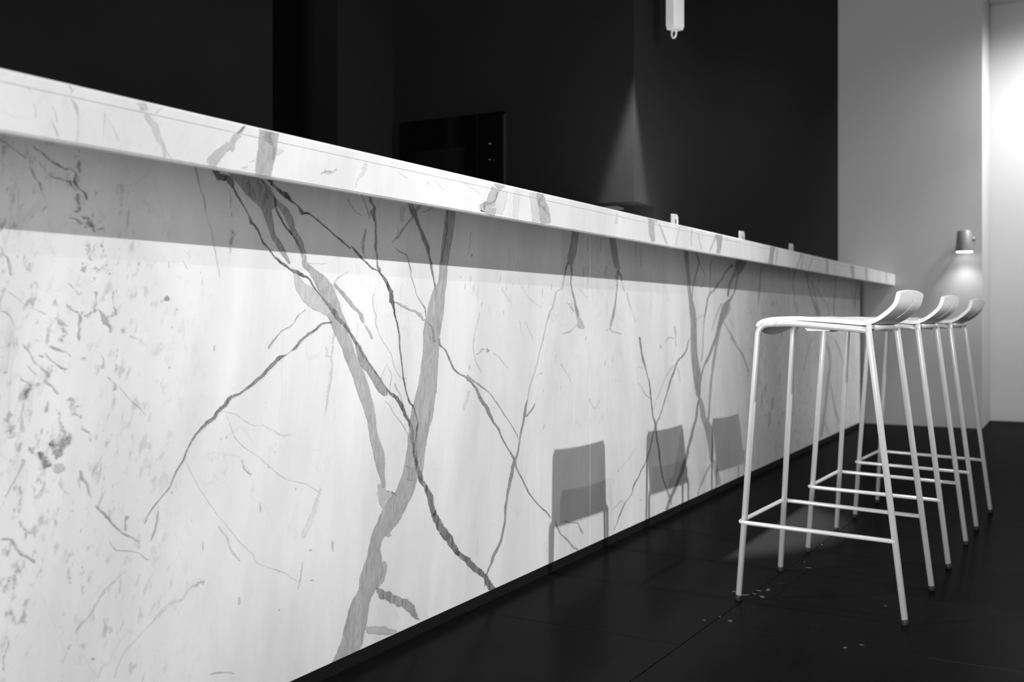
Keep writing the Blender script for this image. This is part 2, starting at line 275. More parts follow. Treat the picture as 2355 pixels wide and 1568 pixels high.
# ------------------------------------------------------------ bar counter
VEINS = [
('f',0.08,0.6,4,"16187 3047 16004 3128 16555 3696 16429 3746 16741 4074 16650 4106"),
('f',0.1,0.8,4,"11718 3427 11747 3395 11202 3159 11246 3117 10993 2900 11046 2855 10645 2614 10681 2579"),
('a',0.1,0.9,1,"9757 10385 9774 10395 9851 10229 9869 10238 9908 10127 9926 10136"),
('a',0.1,1,1,"19149 10608 19182 10635 19937 10399 19963 10420"),
('a',0.1,0.5,2,"21423 10725 21671 10752 21383 10363 21713 10391 21383 9965 21629 9979"),
('f',0.12,0.8,5,"17089 7468 17225 7451 17019 7140 17110 7132 16973 6552 17064 6544 16919 6264 17027 6249 16762 5543 16823 5532"),
('f',0.12,1,3,"14877 5580 14902 5598 15191 5362 15207 5379 15516 5257 15518 5285 15930 5261 15925 5284"),
('f',0.12,0.9,2,"22523 5769 22608 5755 22394 5496 22519 5467 22204 5286 22332 5247"),
('f',0.12,1,1,"37750 6773 37824 6770 37616 6218 37713 6210 37375 5971 37467 5957"),
('f',0.12,1,1,"32176 2378 32101 2418 32709 2528 32645 2559 33267 2722 33194 2751 33828 3014 33769 3035"),
('f',0.12,1,3,"11743 7310 11769 7351 11977 7224 11994 7243 12185 7059 12198 7069"),
('f',0.12,0.9,1,"13800 5873 13803 5889 14174 5800 14186 5822 14623 5559 14636 5581 15034 5484 15042 5499 15516 5247 15531 5264"),
('f',0.12,1,1,"13428 2833 13443 2797 13114 2829 13149 2784 12871 2654 12898 2621 12596 2636 12643 2578 12168 2379 12188 2359 11807 2154 11833 2128 11590 1998 11616 1979 11423 1658 11443 1646"),
('a',0.12,0.6,2,"10725 10772 10749 10749 10559 10652 10583 10629"),
('a',0.12,1,2,"13153 10519 13329 10493 13125 10387 13213 10373"),
('a',0.12,1,2,"15642 10575 15735 10558 15532 10439 15638 10413 15355 10218 15408 10206 15287 10080 15324 10075"),
('a',0.12,0.5,2,"20592 10613 21137 10634 20519 10343 21054 10339 20407 10066 20853 10042"),
('f',0.14,1,2,"29782 10216 29849 10219 29744 9990 29836 9996 29782 9769 29832 9773"),
('f',0.14,1,2,"30769 10275 30839 10278 30729 10034 30826 10040 30769 9799 30822 9803"),
('f',0.14,1,2,"30420 10261 30489 10262 30381 10175 30476 10181 30420 10095 30471 10101"),
('f',0.14,1,2,"29450 9266 29516 9267 29413 9123 29504 9126 29450 8982 29500 8985"),
('f',0.14,1,2,"31237 9366 31308 9364 31196 9307 31295 9310 31237 9251 31291 9256"),
('f',0.14,1,2,"31124 9231 31196 9231 31084 9117 31183 9121 31124 9007 31178 9011"),
('f',0.14,1,2,"31487 9508 31559 9506 31445 9448 31546 9451 31487 9392 31541 9397"),
('f',0.14,1,2,"33758 10423 33839 10427 33712 10124 33824 10131 33758 9831 33819 9835"),
('f',0.14,1,2,"34223 10056 34306 10060 34176 9755 34291 9760 34223 9458 34285 9461"),
('f',0.14,1,4,"9766 6400 9835 6393 9755 6089 9824 6080 9732 5884 9800 5871"),
('f',0.15,0.8,3,"19509 10233 19728 10233 19480 10032 19645 10034 19480 9867 19590 9870"),
('f',0.15,0.8,1,"22625 9873 22673 9874 22553 9491 22607 9490 22458 9252 22498 9250"),
('f',0.15,0.8,1,"16890 8782 16890 8747 16464 8758 16463 8730 16206 8759 16203 8739"),
('f',0.15,0.8,1,"17903 7547 17932 7546 17883 7147 17903 7155 18148 7343 18132 7350"),
('f',0.15,1,1,"16816 7020 16859 7026 16855 6907 16910 6903 16793 6806 16837 6833 17062 6774 17067 6791"),
('f',0.15,1,2,"25094 8754 25129 8763 25451 8419 25485 8430 25982 8107 26019 8127 26602 7917 26641 7944"),
('f',0.15,1,1,"24241 8386 24293 8403 24559 8151 24590 8162 24712 8059 24750 8075"),
('f',0.15,1,1,"25253 7540 25292 7543 25354 7225 25386 7229 25454 7128 25482 7134"),
('f',0.15,1,1,"29081 8538 29126 8559 29405 8406 29453 8426 29777 8236 29827 8256"),
('f',0.15,0.9,1,"32951 8516 33047 8525 33154 8131 33240 8142 33505 7744 33591 7755 33748 7470 33816 7479"),
('f',0.15,0.9,1,"33890 5801 33818 5832 34060 5868 34060 5907 34405 5779 34447 5805"),
('f',0.15,1.2,2,"54770 8845 55025 8856 54962 8358 55218 8368"),
('f',0.15,1,1,"12914 8824 12927 8836 13027 8741 13044 8755 13106 8687 13120 8698"),
('f',0.15,1,1,"12912 8635 12929 8642 12986 8518 13008 8530 13048 8476 13062 8487"),
('f',0.15,1.4,3,"10838 7022 10938 6998 10799 6938 10925 6906"),
('f',0.15,1.2,3,"9473 6778 9473 6839 9562 6784 9562 6825"),
('f',0.15,0.8,1,"12949 5114 12967 5118 13273 4575 13291 4580 13632 4112 13654 4120 13952 3763 13973 3771 14278 3402 14303 3413 14643 3066 14674 3078 14796 2871 14810 2885 15516 2527 15532 2547 15959 2241 15973 2252"),
('f',0.15,0.8,1,"13952 5847 13972 5850 14115 5494 14135 5498 14224 5320 14246 5330 14448 5131 14469 5148 14794 4930 14812 4944 15390 4499 15411 4516 15769 4320 15779 4338 16218 4190 16234 4212 16683 3902 16707 3921"),
('a',0.15,1,2,"8500 10603 8523 10618 8544 10542 8559 10551"),
('a',0.15,1,2,"8128 10213 8132 10225 8282 10191 8284 10202 8567 10205 8568 10214"),
('a',0.15,0.9,1,"9691 10487 9710 10488 9664 10342 9682 10344 9665 10156 9680 10158"),
('a',0.15,1,1,"16655 10520 16672 10539 16996 10441 17019 10467"),
('a',0.15,1,1,"18993 10748 19034 10753 18993 10638 19034 10643"),
('a',0.15,0.4,2,"22182 10709 22704 10801 22268 10434 22795 10513 22354 9991 22886 10057"),
('a',0.15,1,2,"27558 10697 27673 10704 27444 10368 27672 10380"),
('f',0.16,1.1,2,"24274 8488 24310 8485 24240 8426 24294 8423 24234 8364 24264 8363"),
('f',0.16,1.1,2,"22764 8460 22796 8458 22733 8387 22782 8385 22727 8314 22755 8313"),
('f',0.16,1.1,2,"22354 8520 22386 8518 22324 8434 22372 8432 22319 8347 22346 8346"),
('f',0.16,1.1,2,"22653 8745 22686 8744 22623 8643 22672 8643 22617 8542 22645 8541"),
('f',0.16,1.1,2,"25806 8625 25846 8623 25769 8561 25829 8558 25763 8496 25796 8495"),
('f',0.16,1.1,2,"26663 8504 26705 8503 26625 8356 26688 8355 26618 8208 26653 8208"),
('f',0.16,1.1,2,"24182 8788 24218 8787 24149 8696 24203 8695 24143 8604 24173 8603"),
('f',0.16,1.1,2,"23184 8046 23218 8044 23153 7958 23204 7955 23147 7869 23176 7868"),
('f',0.16,1.1,2,"23558 7991 23593 7990 23526 7872 23579 7871 23521 7753 23550 7752"),
('f',0.16,1.1,2,"24365 7834 24402 7832 24332 7758 24386 7755 24325 7681 24356 7679"),
('f',0.16,1.1,2,"27235 8635 27279 8634 27196 8535 27261 8533 27188 8434 27224 8433"),
('f',0.16,1.1,2,"29519 9250 29569 9250 29474 9090 29548 9090 29466 8930 29507 8930"),
('f',0.16,1.1,2,"29810 9406 29860 9406 29764 9243 29839 9244 29756 9082 29798 9083"),
('f',0.16,1.1,2,"26734 4529 26776 4523 26695 4435 26758 4426 26688 4337 26723 4332"),
('f',0.16,1.1,2,"26699 5547 26740 5540 26660 5484 26723 5475 26653 5418 26688 5413"),
('f',0.16,1.1,2,"24895 8628 24932 8627 24860 8534 24917 8533 24854 8441 24885 8440"),
('f',0.16,1.1,2,"31245 9363 31299 9364 31195 9195 31276 9196 31186 9028 31231 9028"),
('f',0.16,1.1,2,"29768 8976 29819 8976 29723 8779 29798 8780 29714 8583 29756 8583"),
('f',0.16,1.1,2,"29644 7057 29693 7052 29598 6969 29672 6963 29590 6880 29631 6877"),
('f',0.16,1.1,2,"31155 6241 31208 6236 31106 6132 31186 6125 31097 6021 31141 6017"),
('f',0.16,1.1,2,"31794 6406 31850 6402 31743 6258 31826 6252 31734 6107 31780 6104"),
('f',0.18,0.8,2,"37973 5702 38096 5705 38085 5458 38233 5459 38185 5148 38384 5147"),
('f',0.18,1.3,1,"11078 7071 11170 7114 11192 6949 11243 6960 11199 6773 11263 6774"),
('f',0.18,1.2,2,"11498 7130 11537 7126 11482 6947 11515 6943 11422 6747 11503 6734"),
('a',0.18,1,1,"17961 10545 17991 10561 18313 10338 18343 10354"),
('f',0.2,0.5,1,"21084 7613 21144 7605 20991 7408 21051 7399"),
('f',0.2,0.8,2,"20848 10356 20892 10316 20586 10240 20612 10212 20351 10169 20372 10139"),
('f',0.2,0.8,1,"17533 10191 17583 10214 17767 9958 17812 9985 18039 9854 18069 9880"),
('f',0.2,1,2,"26683 6026 26699 5980 26466 6011 26497 5981 26189 5924 26222 5901"),
('f',0.2,1,1,"27841 6250 27873 6256 28058 6035 28111 6046 28452 5746 28487 5751 28545 5571 28581 5573"),
('f',0.2,1,1,"25581 7506 25618 7513 25784 7283 25814 7289 26088 6975 26117 6981"),
('f',0.2,0.6,1,"30338 4686 30283 4673 30077 4846 30032 4840 29948 5032 29908 5030"),
('f',0.2,0.6,1,"30356 4668 30300 4689 30594 4799 30548 4812 30722 4937 30681 4946"),
('f',0.2,0.9,1,"44607 7583 44689 7599 44984 7380 45132 7401 45260 7183 45354 7193"),
('f',0.2,0.8,2,"36745 6696 36668 6717 37054 6820 36949 6879 37409 6830 37433 6898 37639 6794 37690 6823"),
('f',0.2,1,1,"13364 8384 13384 8385 13368 8133 13388 8134"),
('f',0.2,0.9,1,"9425 8073 9433 8083 9557 7993 9567 8006 9692 7913 9703 7926 9853 7790 9863 7804 9994 7737 10003 7754 10183 7656 10195 7680"),
('f',0.2,0.8,1,"10507 6827 10532 6825 10504 6740 10519 6739"),
('f',0.2,1.2,1,"9565 7267 9605 7248 9526 7183 9554 7169"),
('f',0.2,1.4,3,"9690 3957 9789 3845 9586 3883 9684 3772"),
('f',0.2,1.3,2,"9541 3290 9590 3255 9451 3196 9543 3131"),
('f',0.2,1.3,2,"9514 2907 9583 2888 9531 2746 9565 2732 9480 2604 9514 2588 9443 2394 9483 2377"),
('f',0.2,1.2,1,"10458 4936 10483 4957 10592 4815 10618 4837"),
('f',0.2,1,1,"13731 3798 13765 3811 13943 3545 13981 3553 14081 3260 14114 3268 14328 3005 14365 3022"),
('f',0.2,1.3,1,"13457 2829 13465 2789 13266 2870 13298 2790 13143 2820 13169 2782"),
('f',0.2,1.2,1,"12589 2689 12632 2679 12582 2579 12639 2565"),
('a',0.2,0.8,1,"9200 10763 9210 10762 9174 10698 9184 10697"),
('a',0.2,0.8,1,"8563 10432 8572 10435 8584 10334 8600 10339 8593 10221 8606 10223"),
('a',0.2,0.4,1.5,"10368 10577 10407 10607 10412 10489 10505 10557 10508 10373 10634 10450 10577 10277 10690 10336 10657 10199 10734 10236 10707 10115 10768 10134 10729 9997 10779 10008"),
('a',0.2,0.6,2,"10259 10737 10376 10778 10269 10657 10407 10703 10298 10618 10397 10649"),
('a',0.2,1,1,"12488 10100 12498 10073 12337 10052 12346 10028"),
('a',0.2,1,1,"12652 10240 12663 10217 12517 10190 12528 10167"),
('a',0.2,1.2,2,"14366 10209 14348 10254 14584 10260 14563 10327 14772 10312 14761 10360"),
('a',0.2,1.2,2,"14332 10194 14315 10219 14562 10282 14548 10309 14776 10330 14759 10376"),
('a',0.2,1,1,"17703 10482 17751 10495 17752 10384 17800 10396"),
('a',0.2,0.5,1,"32840 10726 32929 10725 32628 10419 32747 10420 32485 10067 32589 10068"),
('a',0.2,0.7,1,"34016 10762 34178 10771 33975 10458 34121 10466 33959 10103 34072 10108"),
('a',0.2,0.7,1,"34706 10627 34805 10641 34867 10348 34981 10365 35113 10071 35244 10092"),
('f',0.22,0.9,1,"23048 7781 23082 7778 22987 7577 23031 7572 22850 7316 22888 7311 22783 7083 22821 7080 22738 6851 22777 6850 22794 6616 22832 6619 22932 6405 22973 6413 23096 6236 23147 6246 23140 6164 23183 6168"),
('f',0.22,1,1,"23765 6659 23809 6693 24014 6587 24037 6600 24188 6475 24225 6489 24371 6346 24408 6360 24593 6231 24619 6243"),
('f',0.22,1.2,1,"28168 8096 28230 8136 28428 8018 28511 8050 28624 7871 28707 7891 28748 7770 28819 7786"),
('f',0.22,1.3,2,"49969 6263 50117 6254 49727 5919 50021 5901 49694 5566 49841 5557"),
('f',0.22,1.3,2,"50634 5711 50742 5704 50407 5304 50622 5291 50353 4891 50461 4883"),
('f',0.22,1.3,2,"51798 3678 52249 3632 51395 3348 52294 3257 51505 2970 51954 2924"),
('f',0.22,1.3,2,"50602 4465 50774 4449 50343 4126 50687 4095 50321 3769 50493 3754"),
('f',0.22,1.3,2,"53337 4816 53502 4802 53065 4458 53394 4432 53029 4086 53194 4073"),
('f',0.22,1.3,2,"51293 3046 51626 3011 50951 2596 51615 2525 51005 2108 51336 2072"),
('f',0.22,1.3,2,"54060 2771 54225 2746 53783 2608 54114 2562 53744 2417 53910 2396"),
('f',0.22,1.3,2,"48144 8016 48236 8006 47937 7904 48125 7888 47884 7785 47980 7779"),
('f',0.22,1.3,2,"49568 5336 49673 5330 49350 4764 49558 4750 49298 4184 49401 4176"),
('f',0.22,1.3,2,"49969 4145 50117 4132 49726 3575 50021 3549 49694 2990 49841 2976"),
('f',0.22,1.6,2,"11072 8476 11123 8490 11082 8350 11167 8440 11232 8312 11284 8443 11329 8322 11404 8351 11301 8272 11323 8260"),
('f',0.22,1.5,1,"11059 8288 11136 8275 11055 8208 11087 8173 10996 8221 10988 8200"),
('f',0.22,1.3,1,"10410 7013 10454 6992 10373 6950 10417 6929"),
('f',0.22,1,2,"10186 5670 10305 5736 10376 5458 10339 5658 10538 5646 10404 5778 10610 5668 10561 5800"),
('a',0.22,0.8,1,"8842 10438 8851 10443 8880 10356 8896 10363 8915 10230 8929 10235"),
('f',0.24,1.3,2,"9573 6246 9618 6245 9535 6108 9670 6093 9529 5904 9641 5887 9562 5815 9607 5811"),
('f',0.25,0.8,1,"19356 9756 19383 9761 19392 9616 19430 9616 19300 9484 19330 9478"),
('f',0.25,0.6,1,"17109 8341 17066 8361 17242 8458 17210 8478 17399 8538 17380 8558 17633 8625 17620 8640"),
('f',0.25,0.8,1,"18502 8149 18538 8128 18423 8091 18463 8089 18464 7855 18494 7859 18540 7669 18581 7672 18520 7527 18571 7533 18663 7291 18687 7297 18846 7051 18869 7059 19112 6807 19136 6814 19192 6646 19218 6650 19301 6416 19325 6422 19577 6173 19599 6187 19705 6194 19694 6220 19812 6195 19812 6208"),
('f',0.25,0.6,1,"19086 5886 19054 5890 19140 6138 19108 6142 19177 6315 19145 6313 19056 6465 19031 6460 18973 6566 18986 6555 18819 6380 18844 6373 18743 6225 18763 6221"),
('f',0.25,0.8,1,"32436 9012 32550 9024 32595 8711 32680 8721 32755 8524 32811 8532"),
('f',0.25,0.8,1,"32989 8492 33067 8498 33088 8222 33166 8229 33247 7991 33306 7998"),
('f',0.25,0.9,1,"41617 9185 41695 9137 41035 9065 41132 9035 40781 8888 40880 8874"),
('f',0.25,0.8,1,"37926 5917 38019 5885 37496 5761 37589 5729 36897 5527 36988 5503 36436 5167 36511 5152 36034 4816 36108 4800 35639 4511 35713 4496 35443 4236 35508 4225"),
('f',0.25,0.8,3,"9412 10238 9446 10281 9496 10194 9521 10226 9662 10111 9678 10134 9753 10057 9779 10090 9839 10000 9859 10020"),
('f',0.25,1,1,"12410 7904 12453 7939 12445 7884 12479 7912"),
('f',0.25,1.5,1,"10901 8801 10978 8817 10916 8663 11016 8692 11011 8535 11026 8602 11108 8656 11087 8669"),
('f',0.25,1.4,2,"10836 8512 10913 8522 10810 8403 10966 8410 10849 8342 10900 8337"),
('f',0.25,1.5,1,"10785 8141 10836 8136 10788 7999 10781 7968 10585 8186 10578 8165 10496 8051 10542 8035"),
('f',0.25,1.2,1,"11312 6657 11339 6678 11366 6593 11421 6621 11421 6488 11504 6491 11395 6410 11447 6391"),
('f',0.25,0.8,1,"11525 6504 11538 6512 11660 6344 11682 6357 11750 6259 11762 6268 11889 6129 11909 6145 11978 6066 11994 6078 12127 5927 12138 5934"),
('f',0.25,1,1,"9786 5500 9834 5483 9758 5376 9791 5359 9673 5260 9701 5242 9483 4938 9511 4921"),
('f',0.25,1.2,1,"10680 4598 10724 4553 10624 4554 10663 4515"),
('f',0.25,1,1,"16060 2661 16105 2649 16021 2410 16066 2396 15940 2080 15966 2072"),
('f',0.25,1,1,"11338 3978 11360 3985 11466 3774 11484 3791 11644 3736 11648 3760 11948 3637 11957 3652 12103 3491 12117 3511 12202 3486 12199 3501"),
('a',0.25,1,1,"8448 10775 8470 10777 8445 10728 8460 10729"),
('a',0.25,0.5,1,"30651 10783 30787 10798 30679 10665 30815 10680"),
('f',0.26,0.6,1.5,"28960 7423 29006 7403 28679 7307 28730 7280 28362 7221 28422 7165 27919 7157 27945 7118"),
('f',0.26,0.6,1,"31547 7359 31654 7329 31479 7303 31538 7274 31131 7201 31161 7182"),
('f',0.26,0.6,1.5,"31510 7302 31598 7312 31611 7170 31681 7203 32045 7108 32085 7158 32519 7037 32563 7088"),
('f',0.26,1.2,1,"9999 6634 10069 6636 9994 6559 10088 6561"),
('f',0.26,1.6,2,"10572 6375 10641 6396 10591 6197 10775 6257 10676 6067 10842 6111 10747 5994 10822 6004"),
('f',0.28,0.3,1,"15806 8534 15882 8558 15867 8256 16115 8369 16103 7971 16475 8216 16397 7794 16746 8059 16727 7710 16949 7856 16983 7618 17054 7655"),
('f',0.28,0.4,1,"28169 9175 28229 9173 28009 8796 28083 8792 27899 8560 27965 8545 27567 8437 27623 8416 27442 8311 27527 8302 27296 8010 27379 7999 27065 7779 27174 7761 26870 7477 26939 7469 26763 7215 26832 7207 26587 6892 26655 6882 26420 6602 26474 6594 26282 6283 26335 6275 26040 5941 26098 5929 25837 5663 25895 5653 25703 5321 25762 5312"),
('f',0.28,0.8,1,"28093 8900 28152 8896 27978 8692 28038 8689 27895 8487 27970 8483"),
('f',0.28,0.6,1,"60828 6617 61100 6583 59673 6044 59893 6021 58826 5246 59020 5229 58432 4651 58570 4639"),
('f',0.28,1,1,"11087 9585 11076 9588 11125 9654 11101 9660"),
('f',0.28,1.4,2,"10808 7675 10813 7719 10944 7647 10935 7726 11138 7699 11057 7742 11124 7901 11071 7900 11164 8059 11031 8056"),
('f',0.28,1.3,1,"11403 8060 11440 8069 11407 7995 11479 7999 11421 7860 11449 7860 11411 7714 11486 7686 11291 7661 11333 7602"),
('f',0.28,1.3,2,"9550 3792 9616 3759 9469 3668 9594 3589 9406 3598 9520 3502"),
('f',0.28,0.7,2,"13949 5430 13975 5427 13940 5403 13984 5398 13949 5374 13975 5371"),
('f',0.28,0.7,2,"13826 5398 13851 5396 13817 5376 13860 5371 13826 5351 13851 5348"),
('f',0.28,0.7,2,"15266 4988 15291 4985 15257 4968 15300 4963 15266 4946 15291 4943"),
('f',0.28,0.7,2,"15085 4712 15110 4709 15077 4696 15119 4691 15085 4679 15110 4675"),
('f',0.28,0.7,2,"15873 4190 15904 4186 15863 4157 15914 4150 15873 4121 15904 4117"),
('f',0.28,0.7,2,"16321 2861 16369 2851 16305 2837 16385 2822 16321 2808 16369 2798"),
('f',0.28,0.7,2,"15386 1849 15415 1841 15376 1830 15425 1818 15386 1806 15415 1799"),
('f',0.28,0.7,2,"14282 2351 14322 2342 14269 2274 14335 2258 14282 2190 14322 2180"),
('f',0.28,0.7,2,"11023 2146 11057 2136 11012 2125 11068 2109 11023 2098 11057 2088"),
('f',0.28,0.7,2,"10828 3655 10852 3650 10820 3640 10860 3632 10828 3621 10852 3616"),
('f',0.28,0.7,2,"10582 3463 10628 3452 10566 3453 10644 3435 10582 3436 10628 3425"),
('f',0.28,0.7,2,"12608 6764 12631 6763 12601 6750 12639 6748 12608 6734 12631 6733"),
('f',0.28,0.7,2,"14847 4045 14875 4040 14838 3943 14885 3935 14847 3838 14875 3834"),
('f',0.28,0.7,2,"13372 3601 13396 3596 13364 3486 13404 3479 13372 3369 13396 3364"),
('f',0.28,0.7,2,"16364 2218 16420 2206 16345 2205 16438 2184 16364 2183 16420 2171"),
('f',0.28,0.7,2,"17021 2913 17063 2905 17007 2780 17077 2767 17021 2642 17063 2634"),
('a',0.28,0.4,1,"12236 10619 12347 10564 12104 10490 12233 10457 12060 10344 12154 10300 12069 10373 12023 10325"),
('a',0.28,0.4,1,"12052 10428 12137 10354 11868 10320 11983 10236 11702 10199 11865 10105 11549 10073 11737 9968"),
('a',0.28,0.5,1,"30943 10641 31046 10664 31153 10426 31310 10459 31351 10234 31535 10274 31634 10051 31765 10081"),
('f',0.3,0.5,1,"18602 3855 18700 3872 18666 3532 19086 3625 18708 3385 19477 3367 18808 3234 19227 3115"),
('f',0.3,0.5,3,"18166 643 18210 794 18577 470 18614 668 18927 380 18963 555 19360 255 19394 356"),
('f',0.3,1.2,3,"22632 9294 22735 9302 22649 9205 22731 9212"),
('f',0.3,0.8,1,"18037 10321 18071 10333 18205 10041 18262 10058 18301 9830 18348 9841"),
('f',0.3,0.6,1,"19265 6113 19307 6117 19321 5979 19360 5988 19488 5825 19523 5832 19545 5693 19576 5697 19631 5557 19657 5561"),
('f',0.3,0.6,1,"18824 5773 18839 5781 19086 5596 19108 5604 19247 5392 19270 5399 19519 5174 19546 5183 19741 4927 19771 4933 19853 4762 19908 4780 19932 4776 19920 4789"),
('f',0.3,0.9,2,"28888 7948 28998 7958 28937 7735 29142 7754 28987 7519 29302 7550 29015 7344 29437 7446 29383 7250 29557 7324"),
('f',0.3,0.6,1,"41318 7795 41360 7760 40774 7722 40831 7691 40343 7606 40430 7577 40105 7520 40258 7481"),
('f',0.3,0.9,1,"37581 7306 37748 7318 37714 7115 37861 7119 37781 6814 37867 6814 37880 6509 37941 6510"),
('f',0.3,1,1,"36372 6517 36228 6495 36169 6642 36087 6629"),
('f',0.3,1,2,"34138 1148 34274 1140 34208 1049 34322 1042"),
('f',0.3,1.2,2,"56539 8509 56805 8524 56767 8213 56984 8220 56848 7811 57039 7814"),
('f',0.3,0.7,1,"65511 9631 65682 9643 65950 9182 66124 9194 66216 8880 66392 8890"),
('f',0.3,0.6,1,"63466 1365 63768 1365 64948 384 65263 380"),
('f',0.3,1.6,2,"10632 9286 10662 9296 10639 9177 10715 9227 10742 9118 10796 9169 10797 9081 10834 9108"),
('f',0.3,1,1,"11101 9026 11094 9046 11181 9047 11173 9078 11243 9066 11240 9082"),
('f',0.3,1.5,1,"11007 9349 11029 9354 11006 9257 11062 9288 11091 9230 11104 9246"),
('f',0.3,1.1,1,"14019 9996 14036 10001 14057 9892 14083 9896 14074 9613 14100 9617 14102 9506 14123 9511"),
('f',0.3,0.7,2,"11936 8557 11960 8558 11928 8533 11968 8535 11936 8510 11960 8512"),
('f',0.3,0.7,2,"12791 7788 12814 7788 12784 7768 12822 7768 12791 7749 12814 7749"),
('f',0.3,0.7,2,"12666 7469 12689 7468 12659 7452 12696 7451 12666 7435 12689 7434"),
('f',0.3,0.7,2,"12602 6770 12628 6769 12594 6751 12637 6749 12602 6731 12628 6730"),
('f',0.3,0.7,2,"11590 7448 11640 7448 11573 7402 11657 7401 11590 7356 11640 7355"),
('f',0.3,0.7,2,"11787 7323 11811 7323 11779 7307 11819 7307 11787 7291 11811 7290"),
('f',0.3,0.7,2,"9698 8553 9720 8554 9691 8532 9727 8534 9698 8511 9720 8512"),
('f',0.3,0.7,2,"10192 8048 10209 8049 10186 8035 10215 8036 10192 8022 10209 8023"),
('f',0.3,0.7,2,"9453 7049 9471 7048 9447 7035 9478 7034 9453 7020 9471 7020"),
('f',0.3,0.7,2,"13660 7139 13685 7139 13652 7063 13693 7062 13660 6986 13685 6986"),
('f',0.3,0.7,2,"12600 8626 12618 8627 12594 8553 12625 8554 12600 8480 12618 8481"),
('f',0.3,0.7,2,"10038 8616 10053 8617 10034 8603 10057 8604 10038 8590 10053 8591"),
('f',0.3,0.7,2,"11221 5799 11241 5797 11215 5782 11247 5778 11221 5763 11241 5761"),
('f',0.3,0.7,2,"11399 5714 11416 5712 11394 5696 11421 5693 11399 5677 11416 5676"),
('f',0.3,0.9,1,"9426 7713 9432 7728 9521 7683 9536 7698 9610 7563 9626 7571 9667 7439 9683 7445"),
('f',0.3,1.5,2,"10302 7621 10317 7638 10378 7546 10437 7585 10372 7447 10543 7466 10371 7322 10519 7332 10459 7233 10505 7247"),
('f',0.3,0.8,1,"10401 7602 10415 7615 10486 7525 10503 7540 10575 7460 10588 7473"),
('f',0.3,1.2,2,"11191 8822 11244 8833 11205 8683 11284 8704 11252 8593 11318 8617"),
('f',0.3,0.8,1,"10029 7286 10039 7295 10073 7240 10090 7255"),
('f',0.3,1,1,"9782 7228 9796 7237 9847 7140 9870 7154 9908 7058 9924 7066 9974 6935 10000 6952 10086 6849 10100 6860 10202 6714 10247 6727 10157 6642 10197 6655 10296 6523 10324 6545 10363 6430 10403 6466 10419 6433 10421 6449"),
('f',0.3,1.3,1,"10142 6999 10068 6964 10074 7065 10041 7049"),
('f',0.3,1.2,1,"9742 6750 9768 6758 9769 6653 9809 6685 9883 6594 9927 6605 9824 6481 9893 6472 9847 6346 9916 6352"),
('f',0.3,1.4,2,"10324 6243 10393 6259 10384 6044 10480 6057 10415 5895 10499 5899 10445 5763 10519 5766"),
('f',0.3,1.3,1,"10823 5904 10874 5906 10825 5817 10899 5858 10943 5752 10989 5769 10972 5598 11039 5603"),
('f',0.3,1,1,"10201 5807 10177 5824 10249 5866 10225 5883"),
('f',0.3,1.2,1,"9857 5658 9906 5697 9945 5570 10005 5597 9976 5498 10021 5503"),
('f',0.3,1,2,"10339 5354 10451 5357 10331 5271 10497 5235 10352 5205 10400 5178"),
('f',0.3,1.2,1,"9684 4559 9760 4592 9780 4458 9804 4477 9933 4318 9972 4365"),
('f',0.3,1,1,"13541 1104 13536 1136 13855 1038 13855 1073 14178 916 14182 935"),
('a',0.3,1,2,"8279 10594 8288 10637 8297 10605 8301 10626"),
('a',0.3,0.8,1,"10679 10279 10691 10284 10713 10183 10741 10195 10749 10122 10767 10133 10879 9999 10892 10009"),
('a',0.3,1,1,"10349 10681 10386 10658 10323 10649 10352 10631"),
('a',0.3,0.4,1,"45245 10763 45508 10775 45166 10412 45428 10419 45010 10002 45217 10005"),
('a',0.3,0.4,1,"50165 10761 50414 10763 49915 10444 50160 10444 49513 10004 49815 10001"),
('a',0.3,0.4,1,"52211 10761 52429 10751 51610 10418 51888 10406 51147 10075 51362 10065"),
('a',0.3,0.3,1,"55202 10540 55425 10544 54886 9997 55144 10000"),
('f',0.32,0.6,1,"73560 10293 74422 10299 73196 9647 73920 9645 72811 9087 73447 9088 72747 8657 73513 8675 73192 8243 73491 8250 73342 7781 73556 7783"),
('a',0.32,0.7,1,"9130 10579 9141 10588 9169 10523 9200 10542 9189 10451 9239 10474 9235 10390 9252 10395 9247 10272 9261 10274 9237 10135 9251 10136 9221 9989 9242 9991"),
('a',0.32,0.4,1,"36746 10811 36989 10801 36416 10465 36586 10456 35977 10081 36125 10070"),
('a',0.33,0.6,1,"20479 10749 20623 10856 20571 10650 20921 10846 20728 10608 20998 10718"),
('a',0.33,0.6,1,"20395 10672 20787 10592 20225 10477 20574 10437 20138 10342 20510 10248 19845 10176 20281 10173 19921 10029 20581 10165 19811 10105 20467 9912"),
('f',0.34,1,1,"10213 6349 10237 6344 10196 6265 10229 6258 10165 6163 10212 6151"),
('f',0.35,0.5,1,"12352 4307 12371 4303 12316 4097 12361 4081 12229 3893 12264 3878 12192 3789 12209 3781"),
('f',0.35,0.8,1,"18144 9602 18203 9599 18084 9412 18143 9411 18036 9223 18132 9228 18078 9038 18113 9046 18188 8931 18219 8944"),
('f',0.35,0.9,1,"22877 6651 22861 6667 23079 6702 23051 6721 23262 6772 23209 6818 23350 6783 23350 6801"),
('f',0.35,1,1,"23431 6809 23500 6828 23505 6713 23600 6771 23621 6745 23600 6766"),
('f',0.35,0.5,1,"41912 1473 42268 1372 41547 1248 41810 1172 41158 1033 41391 967 40775 771 40979 714 40475 551 40652 507 40348 361 40499 327"),
('f',0.35,0.7,1,"42180 1605 42668 1586 42398 1256 42957 1230 42633 904 43234 868 42814 620 43396 564 42880 403 43398 337"),
('f',0.35,0.6,1,"40488 9962 40617 9985 40821 9703 40924 9722 41187 9488 41263 9503 41451 9335 41515 9348"),
